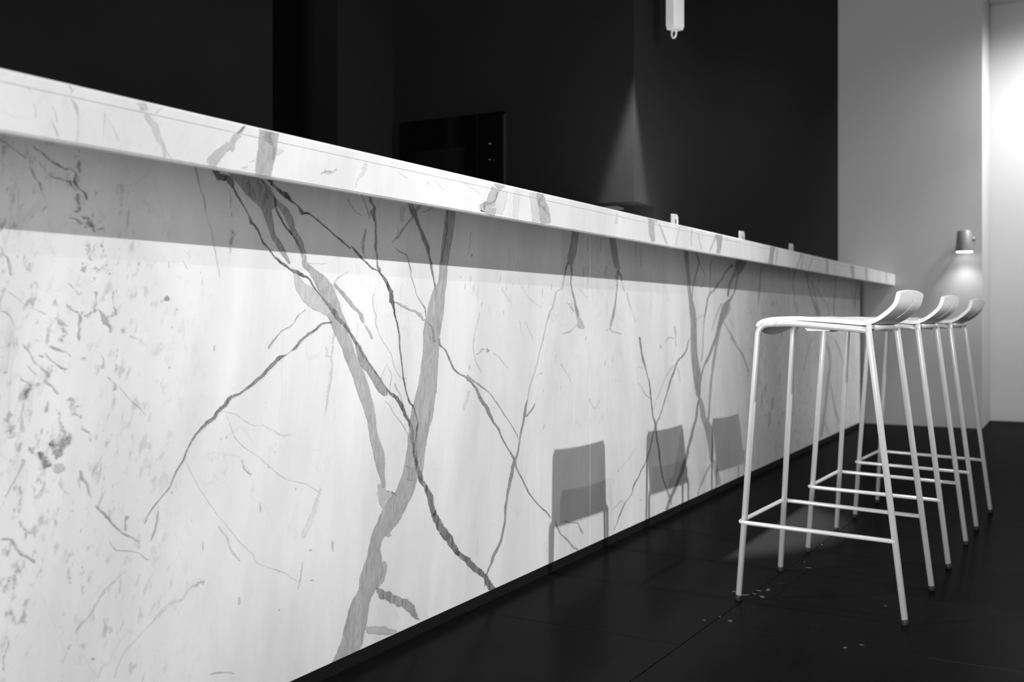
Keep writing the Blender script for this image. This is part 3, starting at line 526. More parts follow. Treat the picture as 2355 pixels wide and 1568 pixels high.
('f',0.35,0.9,1,"42168 10198 42314 10198 41976 9857 42152 9860 41947 9383 42094 9386 41918 8911 42035 8912 41888 8675 42005 8676"),
('f',0.35,0.6,1,"33936 5341 33977 5351 34351 5111 34396 5119 34544 4916 34626 4929 34818 4771 34888 4797 35210 4657 35256 4682"),
('f',0.35,0.8,1,"43518 8290 43704 8256 43139 8085 43308 8063 42846 7791 42988 7775 42475 7502 42604 7490 42184 7075 42299 7065"),
('f',0.35,0.8,1,"31740 1134 31696 1159 32162 1236 32116 1261 32494 1326 32469 1362 32645 1221 32710 1234"),
('f',0.35,0.6,1,"61303 9508 61470 9532 62247 9097 62419 9120 63048 8740 63235 8773 64035 8552 64240 8581 64530 8170 64762 8184 64887 7796 65090 7806"),
('f',0.35,0.6,1,"44781 6766 44926 6795 45592 6402 45726 6427 46377 6020 46603 6053 46778 5768 46956 5782 47185 5424 47314 5429 47688 4841 47783 4843"),
('f',0.35,0.5,1,"63886 6215 64327 6236 64807 5461 65406 5467 64937 4733 65615 4697 64207 3668 65001 3604 63749 2600 64467 2531 63136 1561 63776 1487 62503 541 63131 459"),
('f',0.35,0.6,1,"66227 6314 66597 6350 67351 5839 67747 5866 68283 5283 68640 5293 69249 4395 69544 4397"),
('f',0.35,1.2,1,"10746 10301 10777 10310 10765 10225 10789 10232"),
('f',0.35,1.3,2,"14028 9296 14091 9308 14038 9159 14145 9169 14038 9068 14102 9070 14042 8913 14106 8915 14045 8820 14074 8819"),
('f',0.35,0.9,1,"9432 8668 9448 8676 9485 8547 9505 8557 9523 8496 9556 8511 9558 8388 9589 8395 9587 8234 9627 8242"),
('f',0.35,1.2,1.5,"10526 7854 10537 7863 10588 7768 10625 7798 10660 7719 10680 7739 10749 7653 10794 7674 10739 7544 10831 7541 10721 7412 10797 7409 10742 7273 10802 7284 10801 7218 10819 7227"),
('f',0.35,0.9,1,"9427 4344 9431 4374 9575 4302 9591 4327 9635 4197 9668 4214 9741 4060 9773 4087 9870 3970 9891 3999 9992 3874 10021 3913"),
('f',0.35,0.9,1,"14350 4947 14377 4949 14401 4776 14438 4783 14501 4666 14530 4682 14619 4589 14640 4606"),
('a',0.35,0.8,1,"9101 10762 9118 10770 9119 10696 9152 10712 9138 10677 9161 10676 9106 10625 9113 10622"),
('f',0.36,0.5,1,"18987 2773 19189 2616 18895 2675 18995 2597"),
('f',0.36,0.4,1,"18853 2106 18895 2094 18704 1988 18976 1889 18536 1787 18864 1645 18499 1616 18693 1528"),
('f',0.36,1.1,2,"10716 9584 10761 9595 10711 9512 10796 9512 10670 9425 10761 9434 10717 9332 10791 9323 10666 9317 10689 9270"),
('f',0.36,1.1,2,"10273 5486 10297 5610 10374 5422 10491 5599 10387 5433 10527 5460"),
('a',0.36,0.5,1,"22535 10722 22880 10803 22627 10494 23059 10599 22739 10259 23313 10363 22797 9988 23346 10050"),
('a',0.36,0.3,1,"29997 10793 30638 10849 30063 10475 30570 10521 30143 10227 30595 10281 30304 10029 30648 10076"),
('a',0.36,0.3,1,"65871 10766 66805 10815 66026 10362 66857 10406 66234 10016 67067 10061"),
('a',0.36,0.3,1,"73395 10808 73771 10825 73458 10435 73834 10451 73583 10052 73961 10067"),
('f',0.38,1,1,"19208 7960 19255 8025 19406 7926 19439 7968 19621 7858 19666 7911 19800 7819 19825 7856 19989 7776 20034 7837 20132 7738 20179 7777 20255 7671 20347 7712 20393 7546 20444 7591 20585 7579 20573 7605"),
('f',0.38,0.9,2,"22533 6424 22598 6423 22538 6266 22615 6264"),
('f',0.38,0.6,1,"65141 3676 65409 3672 65756 2742 66164 2732 66594 1774 67075 1762 67774 835 68195 824"),
('f',0.38,1,1.5,"11118 7773 11131 7781 11195 7652 11240 7678 11256 7543 11341 7584 11332 7443 11401 7457 11350 7359 11372 7358"),
('a',0.38,0.6,1,"8849 10196 8861 10203 8873 10146 8894 10158 8894 10106 8916 10117 8932 10028 8945 10034"),
('a',0.38,0.4,1,"49612 10741 50027 10731 49302 10417 49533 10409 48699 10002 48923 9990"),
('f',0.4,0.3,1,"16851 7694 17005 7756 17040 7409 17320 7511 17245 7107 17632 7211 17439 6783 17818 6865 17665 6412 18076 6491 17875 6012 18310 6074 18102 5613 18483 5645 18263 5243 18574 5249 18340 4922 18650 4933 18479 4528 18874 4537 18576 4278 18894 4266 18714 3972 18895 3964 18791 3753 18930 3746"),
('f',0.4,0.3,1,"20221 5064 20536 5032 20206 4534 20520 4494 20190 4091 20456 4055 20292 3853 20401 3842"),
('f',0.4,0.5,1,"18123 7479 18157 7491 18255 7318 18326 7341 18391 7130 18474 7153"),
('f',0.4,1,1,"16639 8383 16679 8397 16784 8179 16846 8203 17027 7914 17102 7949 17201 7801 17250 7829"),
('f',0.4,0.5,2,"20242 10374 20364 10340 20103 10231 20213 10205 19999 10084 20086 10067 19950 10016 20020 9993 19817 9905 19869 9883 19645 9777 19702 9755 19480 9632 19534 9614 19342 9496 19397 9473 19239 9442 19282 9416 19114 9346 19137 9334"),
('f',0.4,0.6,1,"43678 7481 43795 7506 44103 7284 44226 7307 44489 7057 44644 7083 45040 6748 45242 6779 45484 6519 45633 6540 46067 6146 46242 6174 46584 5953 46768 5978 46946 5663 47113 5675 47319 5392 47456 5399 47615 5068 47703 5070"),
('f',0.4,0.9,2,"49697 10045 49970 10047 49482 9601 49793 9605 49308 9165 49851 9167 49250 8727 49520 8727 49249 8293 49442 8294"),
('f',0.4,0.5,1,"28064 1400 28098 1429 28376 1287 28392 1322 28987 1164 29023 1189 29147 985 29226 990 29397 759 29491 767"),
('f',0.4,0.6,1,"56377 10388 56698 10394 56204 10051 56602 10051 55964 9639 56228 9641 55950 9301 56242 9313 56162 8941 56376 8949 56269 8377 56403 8380"),
('f',0.4,0.9,1,"10787 5203 10814 5205 10822 5059 10858 5067 10903 4946 10936 4954 10934 4841 10961 4845 10987 4730 11013 4736"),
('f',0.4,0.6,2,"12660 4587 12703 4576 12653 4528 12691 4519"),
('a',0.4,0.2,0.6,"12735 10799 13230 10857 12731 10702 13216 10755 12726 10570 13192 10621 12722 10449 13177 10477 12687 10256 13118 10267 12650 9975 13034 9980"),
('f',0.42,0.3,1,"15217 9971 15255 9995 15347 9815 15458 9889 15491 9691 15652 9779 15599 9544 15789 9615 15724 9378 15861 9428 15879 9132 16055 9193 15997 8961 16139 9004 16080 8835 16208 8866 16107 8684 16254 8749 16315 8531 16476 8634 16458 8334 16773 8503 16629 8131 17049 8312 16903 7904 17228 8019 17159 7695 17340 7758 17363 7491 17511 7544 17585 7292 17669 7321"),
('f',0.42,0.3,0.6,"21484 10372 21855 10382 21383 10156 21861 10170 21364 9947 21816 9956 21306 9690 21746 9681 21227 9423 21634 9415 21191 9158 21574 9156 21151 8912 21521 8913 21122 8583 21482 8565 20925 8358 21431 8301 20729 8050 21382 7987 20584 7711 21308 7642 20469 7366 21216 7308 20431 6953 21131 6909 20373 6557 21106 6495 20275 6173 21048 6075 20116 5765 20971 5621 19935 5392 20859 5212 19846 4959 20651 4805 19762 4512 20501 4348 19719 4412 20392 4242 19629 4071 20252 3906 19468 3812 20109 3593 19296 3603 19907 3333 19053 3451 19708 3120 18789 3247 19466 2892 18596 3011 19130 2712 18426 2791 18837 2596 18319 2567 18738 2442 18209 2291 18768 2151 18095 2099 18832 1852 17976 1909 18678 1604 17908 1624 18406 1390 17678 1437 18307 1163 17545 1179 18245 899 17400 899 18131 597 17324 654 18012 329 17169 482 17848 108 17011 284 17691 -81 16885 78 17568 -277"),
('f',0.42,0.4,1,"17058 8344 17116 8375 17207 8207 17291 8256 17389 8091 17484 8142 17627 7884 17723 7935 17882 7739 17954 7781 17987 7654 18095 7684 18057 7493 18154 7507"),
('f',0.42,0.6,1,"14033 10390 14064 10435 14205 10271 14322 10436 14422 10151 14632 10401 14667 10037 14926 10290 14877 9937 15176 10149 15028 9878 15280 9941 15061 9743 15176 9742"),
('f',0.42,0.6,1,"16216 7800 16230 7785 16043 7730 16063 7711 15916 7668 15955 7648 15831 7544 15857 7530 15690 7449 15709 7431 15464 7369 15489 7348 15284 7232 15311 7215 15098 7088 15143 7066 15075 7013 15104 7006"),
('f',0.42,0.5,1,"60064 9825 60565 9866 60576 9345 60963 9376 61079 8931 61383 8951 61406 8504 61679 8523 61993 8069 62354 8100 62533 7784 62775 7805"),
('f',0.42,0.4,1,"66717 10253 67152 10263 66537 9666 66970 9672 66376 9082 66771 9084 66144 8499 66645 8501 66055 7767 66555 7765"),
('f',0.42,0.9,1,"10058 9995 10075 10007 10125 9916 10137 9925 10213 9837 10222 9847 10315 9780 10324 9800 10410 9774 10419 9803 10494 9758 10499 9774 10580 9750 10593 9769 10629 9695 10650 9712 10717 9616 10729 9626"),
('f',0.42,0.9,1,"9905 9901 9918 9909 9930 9845 9958 9859 9979 9745 9999 9756 10026 9700 10037 9709 10055 9652 10079 9663 10096 9544 10109 9551 10177 9450 10186 9457"),
('f',0.42,1.02,1.5,"10790 9228 10809 9250 10851 9158 10904 9227 10898 9100 11013 9219 10958 9060 11078 9135 11027 9010 11104 9031 11041 8988 11059 8983"),
('f',0.42,0.6,1,"13180 10336 13203 10343 13215 10221 13246 10230 13253 10091 13280 10099 13310 9932 13329 9939 13388 9790 13411 9798 13422 9689 13445 9694 13438 9525 13453 9528 13503 9348 13517 9352 13583 9202 13599 9207 13604 9067 13620 9071 13661 8902 13685 8908 13705 8753 13723 8756 13737 8632 13753 8635 13808 8346 13827 8349"),
('f',0.42,0.7,1,"9842 6913 9852 6921 9944 6802 9959 6814 10015 6734 10029 6748 10067 6713 10072 6722"),
('f',0.42,1.05,2,"10228 5640 10222 5684 10339 5587 10304 5738 10489 5584 10425 5777 10621 5620 10593 5796 10621 5668 10653 5699"),
('f',0.42,1.02,2,"10047 5579 10112 5601 10051 5461 10218 5510 10130 5309 10249 5420 10299 5324 10303 5357"),
('f',0.42,1,1,"11686 4333 11736 4311 11633 4214 11685 4200 11655 4065 11689 4061"),
('a',0.42,0.3,1,"36813 10779 37562 10822 36794 10541 37505 10584 36887 10318 37409 10336 36796 10036 37200 10038"),
('a',0.42,0.3,1,"55053 10815 55576 10850 55164 10449 55689 10480 55313 9991 55765 10014"),
('a',0.42,0.4,1,"61309 10745 62497 10817 61446 10363 62634 10439 61858 9973 62867 10040"),
('f',0.45,0.25,1,"14027 10315 14242 10517 14205 10179 14498 10426 14399 10022 14745 10286 14632 9875 14962 10131 14787 9801 15175 9984 14902 9686 15150 9750 15029 9457 15209 9507 15151 9239 15274 9282 15282 9056 15428 9122 15461 8872 15585 8930 15696 8683 15745 8706"),
('f',0.45,0.7,1,"27384 1557 27438 1559 27744 1103 27820 1111 28198 810 28277 828 28671 481 28738 497 28821 411 28906 436 29044 257 29130 272"),
('f',0.45,0.5,1,"22400 6141 22459 6172 22626 6027 22669 6052 22901 5900 22948 5930 23211 5759 23259 5789 23483 5655 23506 5667 23651 5555 23688 5567 23941 5309 23990 5323 24126 5177 24166 5187 24310 5011 24346 5020 24681 4705 24718 4713 25059 4360 25099 4366 25164 4190 25201 4191"),
('f',0.45,0.5,1,"32010 9169 32103 9178 32001 9035 32207 9052 32071 8909 32184 8915 32065 8815 32197 8817 32037 8512 32131 8512 31962 8211 32074 8207 31786 7912 31969 7900 31639 7614 31838 7596 31484 7353 31625 7335"),
('f',0.45,0.3,1,"40395 4377 40794 4388 40559 4090 41105 4092 40695 3763 41335 3745 40779 3468 41449 3487 41176 3100 42092 3126 41443 2735 42348 2701 41713 2301 42471 2246 41875 1871 42473 1806 41941 1496 42339 1443"),
('f',0.45,0.5,1,"44575 8301 44885 8274 44109 8022 44704 7950 43644 7732 44210 7645 43131 7378 43627 7320 42937 7028 43358 6996 42647 6551 43036 6521 42437 6077 42794 6049 42213 5609 42568 5580 42095 5234 42389 5209 41977 4861 42270 4836 41874 4442 42167 4417 41801 3976 42035 3954 41642 3437 41961 3401 41627 3341 41828 3288 41292 3290 41579 3180"),
('f',0.45,0.5,2,"12478 7924 12476 7944 12577 7883 12561 8003 12623 7939 12620 7958"),
('f',0.45,0.6,1,"13308 8460 13331 8466 13332 8409 13351 8414"),
('f',0.45,0.8,1,"10232 7184 10242 7198 10311 7127 10332 7165 10427 7090 10438 7119 10539 7068 10549 7083 10625 6990 10639 7002"),
('f',0.45,1.02,2,"10056 5535 10082 5568 10079 5494 10131 5558 10127 5485 10154 5517"),
('f',0.45,0.9,1,"11070 4594 11092 4606 11190 4451 11217 4468 11335 4305 11363 4322 11464 4160 11487 4177 11635 4021 11657 4043 11770 3936 11783 3952 11969 3812 11981 3829"),
('f',0.46,0.25,0.8,"28668 10437 29167 10446 28609 10243 29106 10250 28559 10069 29053 10068 28458 9859 28980 9852 28391 9689 28930 9669 28303 9549 28837 9522 28290 9381 28715 9374 28308 9272 28658 9275"),
('f',0.48,0.6,1,"10147 7094 10159 7101 10229 6981 10245 6994 10328 6912 10340 6927 10449 6826 10464 6853 10578 6793 10585 6818"),
('f',0.5,0.8,1,"18534 1573 18588 1587 18707 1281 18902 1389 19094 1082 19225 1250 19375 962 19526 1103 19703 756 19943 866 20003 555 20177 583 20129 423 20236 447 20272 373 20295 401"),
('f',0.5,0.3,1,"17798 7116 17843 7127 17842 6914 18043 6959 17975 6615 18257 6697 18245 6385 18490 6474 18497 6125 18750 6210 18698 5920 18967 6014 18912 5829 19015 5866"),
('f',0.5,0.9,3,"14425 10160 14539 10222 14549 10011 14683 10083 14712 9880 14789 9921"),
('f',0.5,1,3,"14902 9970 14964 10063 15092 9932 15145 10010"),
('f',0.5,1,2,"19684 4138 19736 4162 19840 3992 20034 3988 19715 3819 19932 3752"),
('f',0.5,0.4,1,"19291 9249 19312 9261 19384 9179 19410 9197 19498 9144 19516 9165 19686 9104 19718 9128 19756 9034 19788 9043 19852 8875 19890 8884 19911 8749 19945 8753 19917 8634 19939 8637 20000 8488 20027 8494 20087 8326 20112 8331 20176 8148 20197 8154 20374 7970 20404 7981 20502 7840 20548 7847 20534 7642 20564 7643"),
('f',0.5,0.5,1,"25520 4787 25481 4816 25772 4840 25693 4889 25936 4920 25863 4954 26105 5025 26033 5048 26210 5167 26172 5177"),
('f',0.5,0.5,1,"28335 9337 28474 9375 28428 9260 28575 9289 28502 9150 28634 9164 28540 9018 28642 9022 28533 8881 28603 8881 28516 8705 28579 8709 28619 8394 28711 8405 28770 8153 28877 8167 28857 7909 29029 7927 28930 7662 29197 7687"),
('f',0.5,0.25,0.8,"31455 10481 31962 10534 31497 10240 32013 10295 31558 10015 32091 10079 31641 9794 32194 9860 31734 9610 32241 9675 31876 9408 32334 9473 32016 9227 32430 9286"),
('f',0.5,0.22,0.7,"38767 10457 39286 10493 38806 10103 39299 10140 38922 9709 39390 9745 39078 9273 39496 9300 39182 8832 39576 8854 39262 8518 39681 8546 39368 8203 39921 8239 39420 7847 40138 7878 39524 7497 40249 7506 39537 6827 40291 6819 39551 6237 40358 6232 39700 5682 40590 5687 39846 5317 40799 5308 39979 4958 40802 4931 40155 4633 40760 4608 40250 4356 40746 4331"),
('f',0.5,0.4,1,"58770 10198 59342 10245 59205 9729 59637 9763 59677 9251 60052 9283 60293 8767 60638 8800 60888 8418 61265 8454 61405 7982 61995 8036 61853 7724 62497 7789"),
('f',0.5,0.8,1,"10766 10123 10787 10122 10732 10059 10791 10050 10716 9993 10746 10003 10769 9984 10793 9999 10777 9924 10792 9927"),
('a',0.5,1,1,"20599 10561 20658 10557 20446 10320 20504 10301 20143 10274 20202 10210 19901 10178 19999 10111"),
('a',0.5,1,1,"22861 10740 22913 10739 22681 10483 22822 10508 22971 10373 23076 10417 23212 10191 23295 10217"),
('a',0.5,0.3,1,"44141 10787 45059 10821 44115 10430 44825 10448 43866 9979 44670 9990"),
('f',0.52,0.4,1,"25706 5321 25758 5312 25574 5111 25691 5091 25463 4868 25605 4844 25417 4681 25520 4663 25260 4324 25350 4308 25131 3950 25220 3932 25018 3750 25141 3717 24860 3616 25018 3574 24708 3324 24880 3283 24589 3031 24748 2994 24483 2677 24605 2648 24365 2388 24500 2360 24390 2078 24476 2059 24269 1830 24388 1794 24053 1480 24178 1434 23800 1295 23952 1231 23620 1056 23719 1016 23403 800 23470 776 23310 493 23355 479"),
('a',0.52,0.6,2,"12960 10811 13141 10735 12841 10634 13026 10679 13065 10508 13130 10528 13045 10282 13102 10287"),
('f',0.55,0.8,1,"18938 3663 18952 3685 19144 3583 19174 3617 19347 3484 19377 3509"),
('f',0.55,0.8,1,"20554 7534 20579 7548 20780 7398 20834 7413 20826 7197 20910 7205 20886 7007 20972 7053 21067 7081 21037 7111 21145 7070 21145 7118"),
('f',0.55,0.8,1,"20191 5089 20237 5081 20121 4897 20190 4886 20080 4634 20173 4625 20156 4228 20213 4223"),
('f',0.55,0.5,1,"21041 7122 21162 7136 21137 6946 21214 6967 21339 6845 21388 6865 21488 6697 21556 6713 21641 6482 21723 6500 21846 6278 21907 6302 22123 6158 22157 6187 22381 6079 22434 6118 22503 5992 22584 6026 22686 5882 22774 5911 22926 5666 23035 5690 23062 5481 23182 5506 23304 5253 23454 5286 23539 5000 23683 5027 23865 4710 23947 4728 24037 4574 24134 4590 24138 4423 24215 4433 24419 4138 24483 4149 24667 3896 24732 3907 24887 3666 25017 3676 25082 3354 25141 3358 25433 2991 25503 2998 25764 2594 25834 2603 26043 2392 26095 2404 26521 2054 26581 2073 26872 1867 26936 1883 27168 1626 27216 1632"),
('f',0.55,0.8,1,"18283 10365 18342 10381 18346 10199 18425 10226 18453 10103 18538 10120 18373 9988 18520 10002 18453 9843 18538 9857 18508 9588 18569 9594 18520 9214 18582 9220 18576 8917 18625 8923 18596 8763 18667 8779 18691 8650 18759 8673"),
('f',0.55,0.5,1,"45816 9633 46151 9624 45595 9267 45861 9260 45346 8861 45603 8843 44945 8611 45171 8573 44373 8426 44762 8343 43731 8231 44443 8129 43427 7917 44114 7850 43203 7614 43710 7568 43001 7321 43447 7281 42786 6981 43048 6952 42501 6698 42728 6669 42102 6378 42381 6339 41726 6063 42022 6014 41357 5847 41666 5786 41132 5656 41319 5626 40847 5341 41038 5317 40636 5026 40830 5008 40608 4659 40774 4645 40470 4304 40634 4284 40265 4046 40509 4016 40089 3572 40357 3532 39741 3194 40005 3147 39413 2774 39732 2714 39132 2451 39419 2395 38872 2136 39238 2059 38346 1663 38753 1564 38050 1355 38339 1277 37636 1074 37915 992 37214 801 37515 710 36902 556 37153 484 36675 355 36980 272"),
('f',0.55,0.5,1,"45060 10100 45388 10002 44475 9872 44659 9823 43991 9670 44178 9640 43584 9413 43795 9378 42935 9161 43205 9105 42650 9000 42881 8961 42386 8826 42543 8785 41851 8685 42043 8646 41601 8441 41769 8430 41412 8110 41611 8101 41255 7782 41424 7774 41140 7407 41225 7405 41048 6805 41119 6803 40971 6207 41055 6202 40789 5845 40900 5836"),
('f',0.55,0.5,1,"40116 10400 40248 10419 40294 10135 40480 10161 40414 9944 40691 9957 40307 9649 40467 9643 40062 9366 40220 9359 39832 8996 39990 8990 39670 8674 39803 8671 39643 8446 39776 8447"),
('a',0.55,0.3,1,"12437 10792 12457 10784 12343 10715 12390 10690 12229 10625 12280 10593"),
('f',0.58,0.5,1,"17039 7546 17044 7504 16832 7534 16842 7494 16685 7515 16721 7468 16527 7438 16570 7401 16370 7358 16421 7311 16191 7292 16255 7238 16022 7175 16084 7135 15853 7054 15918 7009 15731 6960 15751 6942 15590 6896 15606 6876 15387 6861 15446 6800 15255 6761 15300 6729 15046 6629 15117 6576 14864 6512 14915 6469"),
('f',0.58,0.5,1,"34020 6954 34205 6961 34134 6674 34299 6680 34280 6352 34425 6357 34408 6064 34593 6075 34630 5817 34754 5825 34806 5590 34900 5595 34881 5487 34933 5490 34973 5319 35101 5321 35081 5030 35211 5028 35168 4700 35299 4696 35255 4327 35387 4322 35388 3954 35518 3953 35492 3846 35662 3847 35615 3514 35841 3503 35716 3228 35866 3220 35881 2790 36083 2779 36021 2403 36199 2389 36175 1963 36302 1954 36370 1606 36496 1601 36645 1284 36745 1283 36964 903 37090 901 37204 630 37335 621 37283 430 37364 420"),
('f',0.58,0.9,1,"9956 10222 9966 10233 10009 10175 10025 10195 10084 10150 10093 10164 10135 10121 10156 10145 10195 10075 10211 10092 10268 10033 10283 10051 10325 9992 10343 10018 10391 9965 10409 9997 10462 9949 10471 9966 10526 9930 10526 9956 10600 9968 10603 9981 10657 9931 10667 9942 10701 9899 10730 9908 10673 9820 10712 9823 10691 9737 10725 9753 10759 9663 10780 9681 10836 9612 10856 9631 10874 9571 10911 9589 10907 9493 10925 9498"),
('f',0.6,0.8,2,"21477 10326 21572 10331 21454 10115 21531 10120 21429 9856 21556 9858 21329 9416 21403 9414 21179 8979 21271 8974"),
('f',0.6,0.3,0.7,"19799 10343 19858 10359 19851 10231 19920 10253 19935 10100 20036 10140 20071 9980 20186 10021 20127 9871 20246 9908 20250 9748 20357 9783 20323 9618 20460 9659 20446 9443 20603 9485 20562 9272 20696 9299 20639 9130 20709 9142 20729 8913 20829 8930 20816 8699 20894 8710 20913 8448 20980 8456 20956 8298 20999 8302"),
('f',0.6,0.4,1,"15509 6897 15539 6869 15303 6821 15376 6762 15093 6677 15163 6629 14888 6522 14952 6470 14605 6370 14655 6323 14328 6222 14365 6180 14163 6181 14198 6129 14014 6134 14073 6083 13869 6021 13948 5962 13712 5919 13785 5868 13611 5800 13675 5753 13483 5739 13542 5680 13333 5648 13384 5606 13186 5521 13227 5494 13066 5375 13097 5360 12967 5214 12999 5201 12924 5128 12963 5107 12748 4922 12778 4906 12633 4712 12654 4701 12583 4648 12609 4629 12422 4522 12440 4508 12258 4383 12280 4367 12122 4240 12142 4228 12056 4104 12073 4096"),
('f',0.6,0.4,1,"45679 10453 47530 10393 45516 10089 46985 10005 45378 9784 46253 9662 45017 9533 45432 9465 44625 9248 44998 9222 44407 8885 44727 8876 44278 8584 44598 8577"),
('f',0.6,0.6,1,"39474 6836 39546 6823 39197 6663 39296 6649 39054 6444 39178 6428 38790 6237 38924 6206 38422 6100 38526 6059 38087 6036 38231 5996 37841 5829 37980 5805 37523 5542 37684 5514 37161 5216 37320 5189 36945 4928 37059 4909 36709 4647 36822 4627 36424 4330 36523 4311 36023 3912 36119 3891 35707 3727 35825 3701 35404 3359 35500 3341 35205 3057 35302 3039 35059 2800 35153 2779 34697 2434 34786 2410 34211 2138 34318 2105 34047 1979 34130 1952 33563 1760 33689 1721 33368 1454 33430 1433 32809 1237 32874 1210 32627 1136 32727 1103 32259 851 32339 825 32109 662 32169 643 31851 453 31899 436"),
('f',0.62,0.3,1,"19912 10348 19944 10358 19987 10230 20040 10246 20018 10127 20124 10162 20106 10033 20210 10072"),
('f',0.62,0.6,1,"28294 9362 28398 9344 28188 9270 28311 9256 28124 9125 28222 9121 28104 9003 28165 9001 28055 8882 28100 8880"),
('f',0.66,0.55,1,"13557 10337 13584 10381 13643 10284 13745 10373 13707 10189 13804 10300 13880 10167 13964 10301 13981 10126 14117 10217 14081 10054 14145 10086 14145 10028 14175 10044 14219 9900 14264 9924 14334 9804 14367 9822 14446 9675 14474 9688 14536 9557 14561 9567 14576 9422 14655 9459 14662 9385 14704 9412 14782 9267 14833 9292 14871 9150 14904 9163 14933 9051 14979 9076 15037 8996 15061 9013 15148 8904 15182 8924 15223 8826 15253 8846 15374 8728 15419 8769 15536 8652 15578 8694 15706 8588 15735 8623 15873 8505 15940 8592 16073 8457 16118 8513 16270 8408 16305 8434 16395 8286 16439 8306 16512 8177 16541 8191 16689 8036 16717 8050 16796 7905 16878 7952 16921 7813 17025 7872 17044 7694 17177 7758 17248 7539 17344 7587 17392 7436 17481 7480 17599 7279 17654 7303 17774 7090 17866 7123 17986 6864 18046 6883 18112 6735 18169 6758 18342 6543 18391 6563 18597 6314 18648 6333 18810 6117 18853 6132 19020 5926 19067 5949 19207 5803 19310 5853 19416 5619 19539 5654 19584 5416 19704 5442 19750 5209 19874 5230 19887 5010 19999 5012 19881 4782 20028 4777 19989 4540 20091 4540 20006 4461 20097 4459 20092 4091 20242 4094 20252 3749 20441 3767 20442 3545 20599 3566 20582 3300 20810 3309 20733 2964 20950 2966 20911 2602 21181 2624 21142 2311 21449 2368 21392 2082 21707 2134 21641 1836 21886 1877 21944 1604 22106 1659 22290 1368 22473 1437 22639 1097 22854 1172 23028 848 23213 920 23313 685 23501 712 23460 419 23742 445 23753 160 24040 217"),
('f',0.66,0.5,1,"31996 9182 31976 9198 32109 9193 32240 9277 32149 9091 32390 9160 32334 9068 32490 9118 32471 8995 32545 9006 32534 8885 32579 8890"),
('f',0.68,0.6,1,"15009 10333 15041 10369 15102 10278 15182 10338 15185 10207 15239 10245 15313 10155 15349 10193 15441 10092 15509 10155 15572 10001 15668 10077 15751 9940 15783 9968 15927 9876 15956 9898 16034 9748 16102 9813 16203 9740 16238 9797 16409 9697 16436 9721 17418 9208 17455 9238 17605 9118 17630 9159 17687 9163 17711 9184 17892 8995 17944 9025 18120 8869 18161 8898 18400 8726 18435 8758 18658 8662 18692 8687 18818 8507 18898 8541 18969 8356 19065 8386 19062 8169 19218 8197 19098 8014 19258 8033 19194 7860 19269 7869 19254 7668 19318 7677 19371 7444 19419 7450 19436 7220 19486 7221 19453 6896 19502 6897 19508 6700 19557 6702 19563 6439 19613 6440 19619 6143 19669 6146 19732 5842 19780 5847 19838 5634 19900 5647 19985 5520 20038 5530 20104 5290 20149 5293 20190 5087 20237 5083 20104 4900 20149 4889"),
('f',0.7,0.6,1,"14877 10337 14897 10348 14951 10240 14984 10254 15033 10102 15064 10119 15149 10030 15182 10052 15231 9943 15289 9963 15272 9785 15318 9799 15383 9629 15422 9645 15527 9457 15568 9478 15674 9333 15713 9357 15848 9197 15885 9216 16001 9041 16033 9054 16109 8897 16128 8903"),
]
YF, YA, ZB = 1.397, 1.20, .030
def add_veins(bm, plane, y0, zlo, zhi):
    lay = bm.verts.layers.float_color.new('vein')
    cnt = 0
    rnd = random.Random(3)
    for pl, s, rag, soft, data in VEINS:
        if pl != plane: continue
        d = [int(k)/1e4 for k in data.split()]
        P = [d[i:i+4] for i in range(0, len(d), 4)]
        sub = 6 if len(P) > 2 else 4
        Q = catmull(P, sub)
        y = y0 - .00012 - cnt*.000004; cnt += 1
        ph = [rnd.random()*10 for _ in range(4)]
        z0_ = (Q[0][1]+Q[0][3])/2; z1_ = (Q[-1][1]+Q[-1][3])/2
        n = len(Q); acc = 0; rows = []; prev = None
        for i, (ax, az, bx_, bz) in enumerate(Q):
            cx, cz = (ax+bx_)/2, (az+bz)/2; hx, hz = (ax-bx_)/2, (az-bz)/2
            hw = math.hypot(hx, hz) + 1e-6
            if prev: acc += math.hypot(cx-prev[0], cz-prev[1])
            prev = (cx, cz)
            j = min(hw*.55, .0035)*rag*1.2
            o = j*(sin(acc*170+ph[0])*.5 + sin(acc*410+ph[1])*.3 + sin(acc*71+ph[2])*.5)
            cx += hx/hw*o; cz += hz/hw*o
            wv = 1 + rag*(.2*sin(acc*97+ph[3])+.15*sin(acc*231+ph[0])+.12*sin(acc*47+ph[1]))*min(1, .004/hw)
            hx *= wv; hz *= wv
            e0 = pl == 'a' or z0_ > .94 or z0_ < .06; e1 = pl == 'a' or z1_ > .94 or z1_ < .06
            i0 = 99 if e0 else i; i1 = 99 if e1 else n-1-i
            fade = min(1, (i0+.15)/2.2, (i1+.15)/2.2)
            if hw > .012:
                q_ = min(1, (i0+.1)/4, (i1+.1)/4); fade = min(1, .5+fade)
                hx *= 1-(1-q_)**2*.8; hz *= 1-(1-q_)**2*.8
            sf = min(3.0, max(.10, .0011/hw))*soft
            r_ = rag*min(1.0, max(.26, .0060/hw)) if rag < 1 and hw > .004 else rag*.8
            if rag > 1: r_ = rag*1.3; sf = max(sf, 1.2); sb = 1.35
            else: sb = 1.0
            row = []
            for u in (-1.45, -.7, 0, .7, 1.45):
                z = min(max(cz + hz*u, zlo), zhi)
                vtx = bm.verts.new((cx + hx*u, y, z)); vtx[lay] = (u, min(.85, s*1.2*sb), r_, sf/fade); row.append(vtx)
            rows.append(row)
        for a, b in zip(rows, rows[1:]):
            for k in range(4):
                f = bm.faces.new((a[k], b[k], b[k+1], a[k+1])); f.material_index = 1
                if f.normal.length == 0: f.normal_update()
                if f.calc_center_median() and f.normal.y > 0: f.normal_flip()
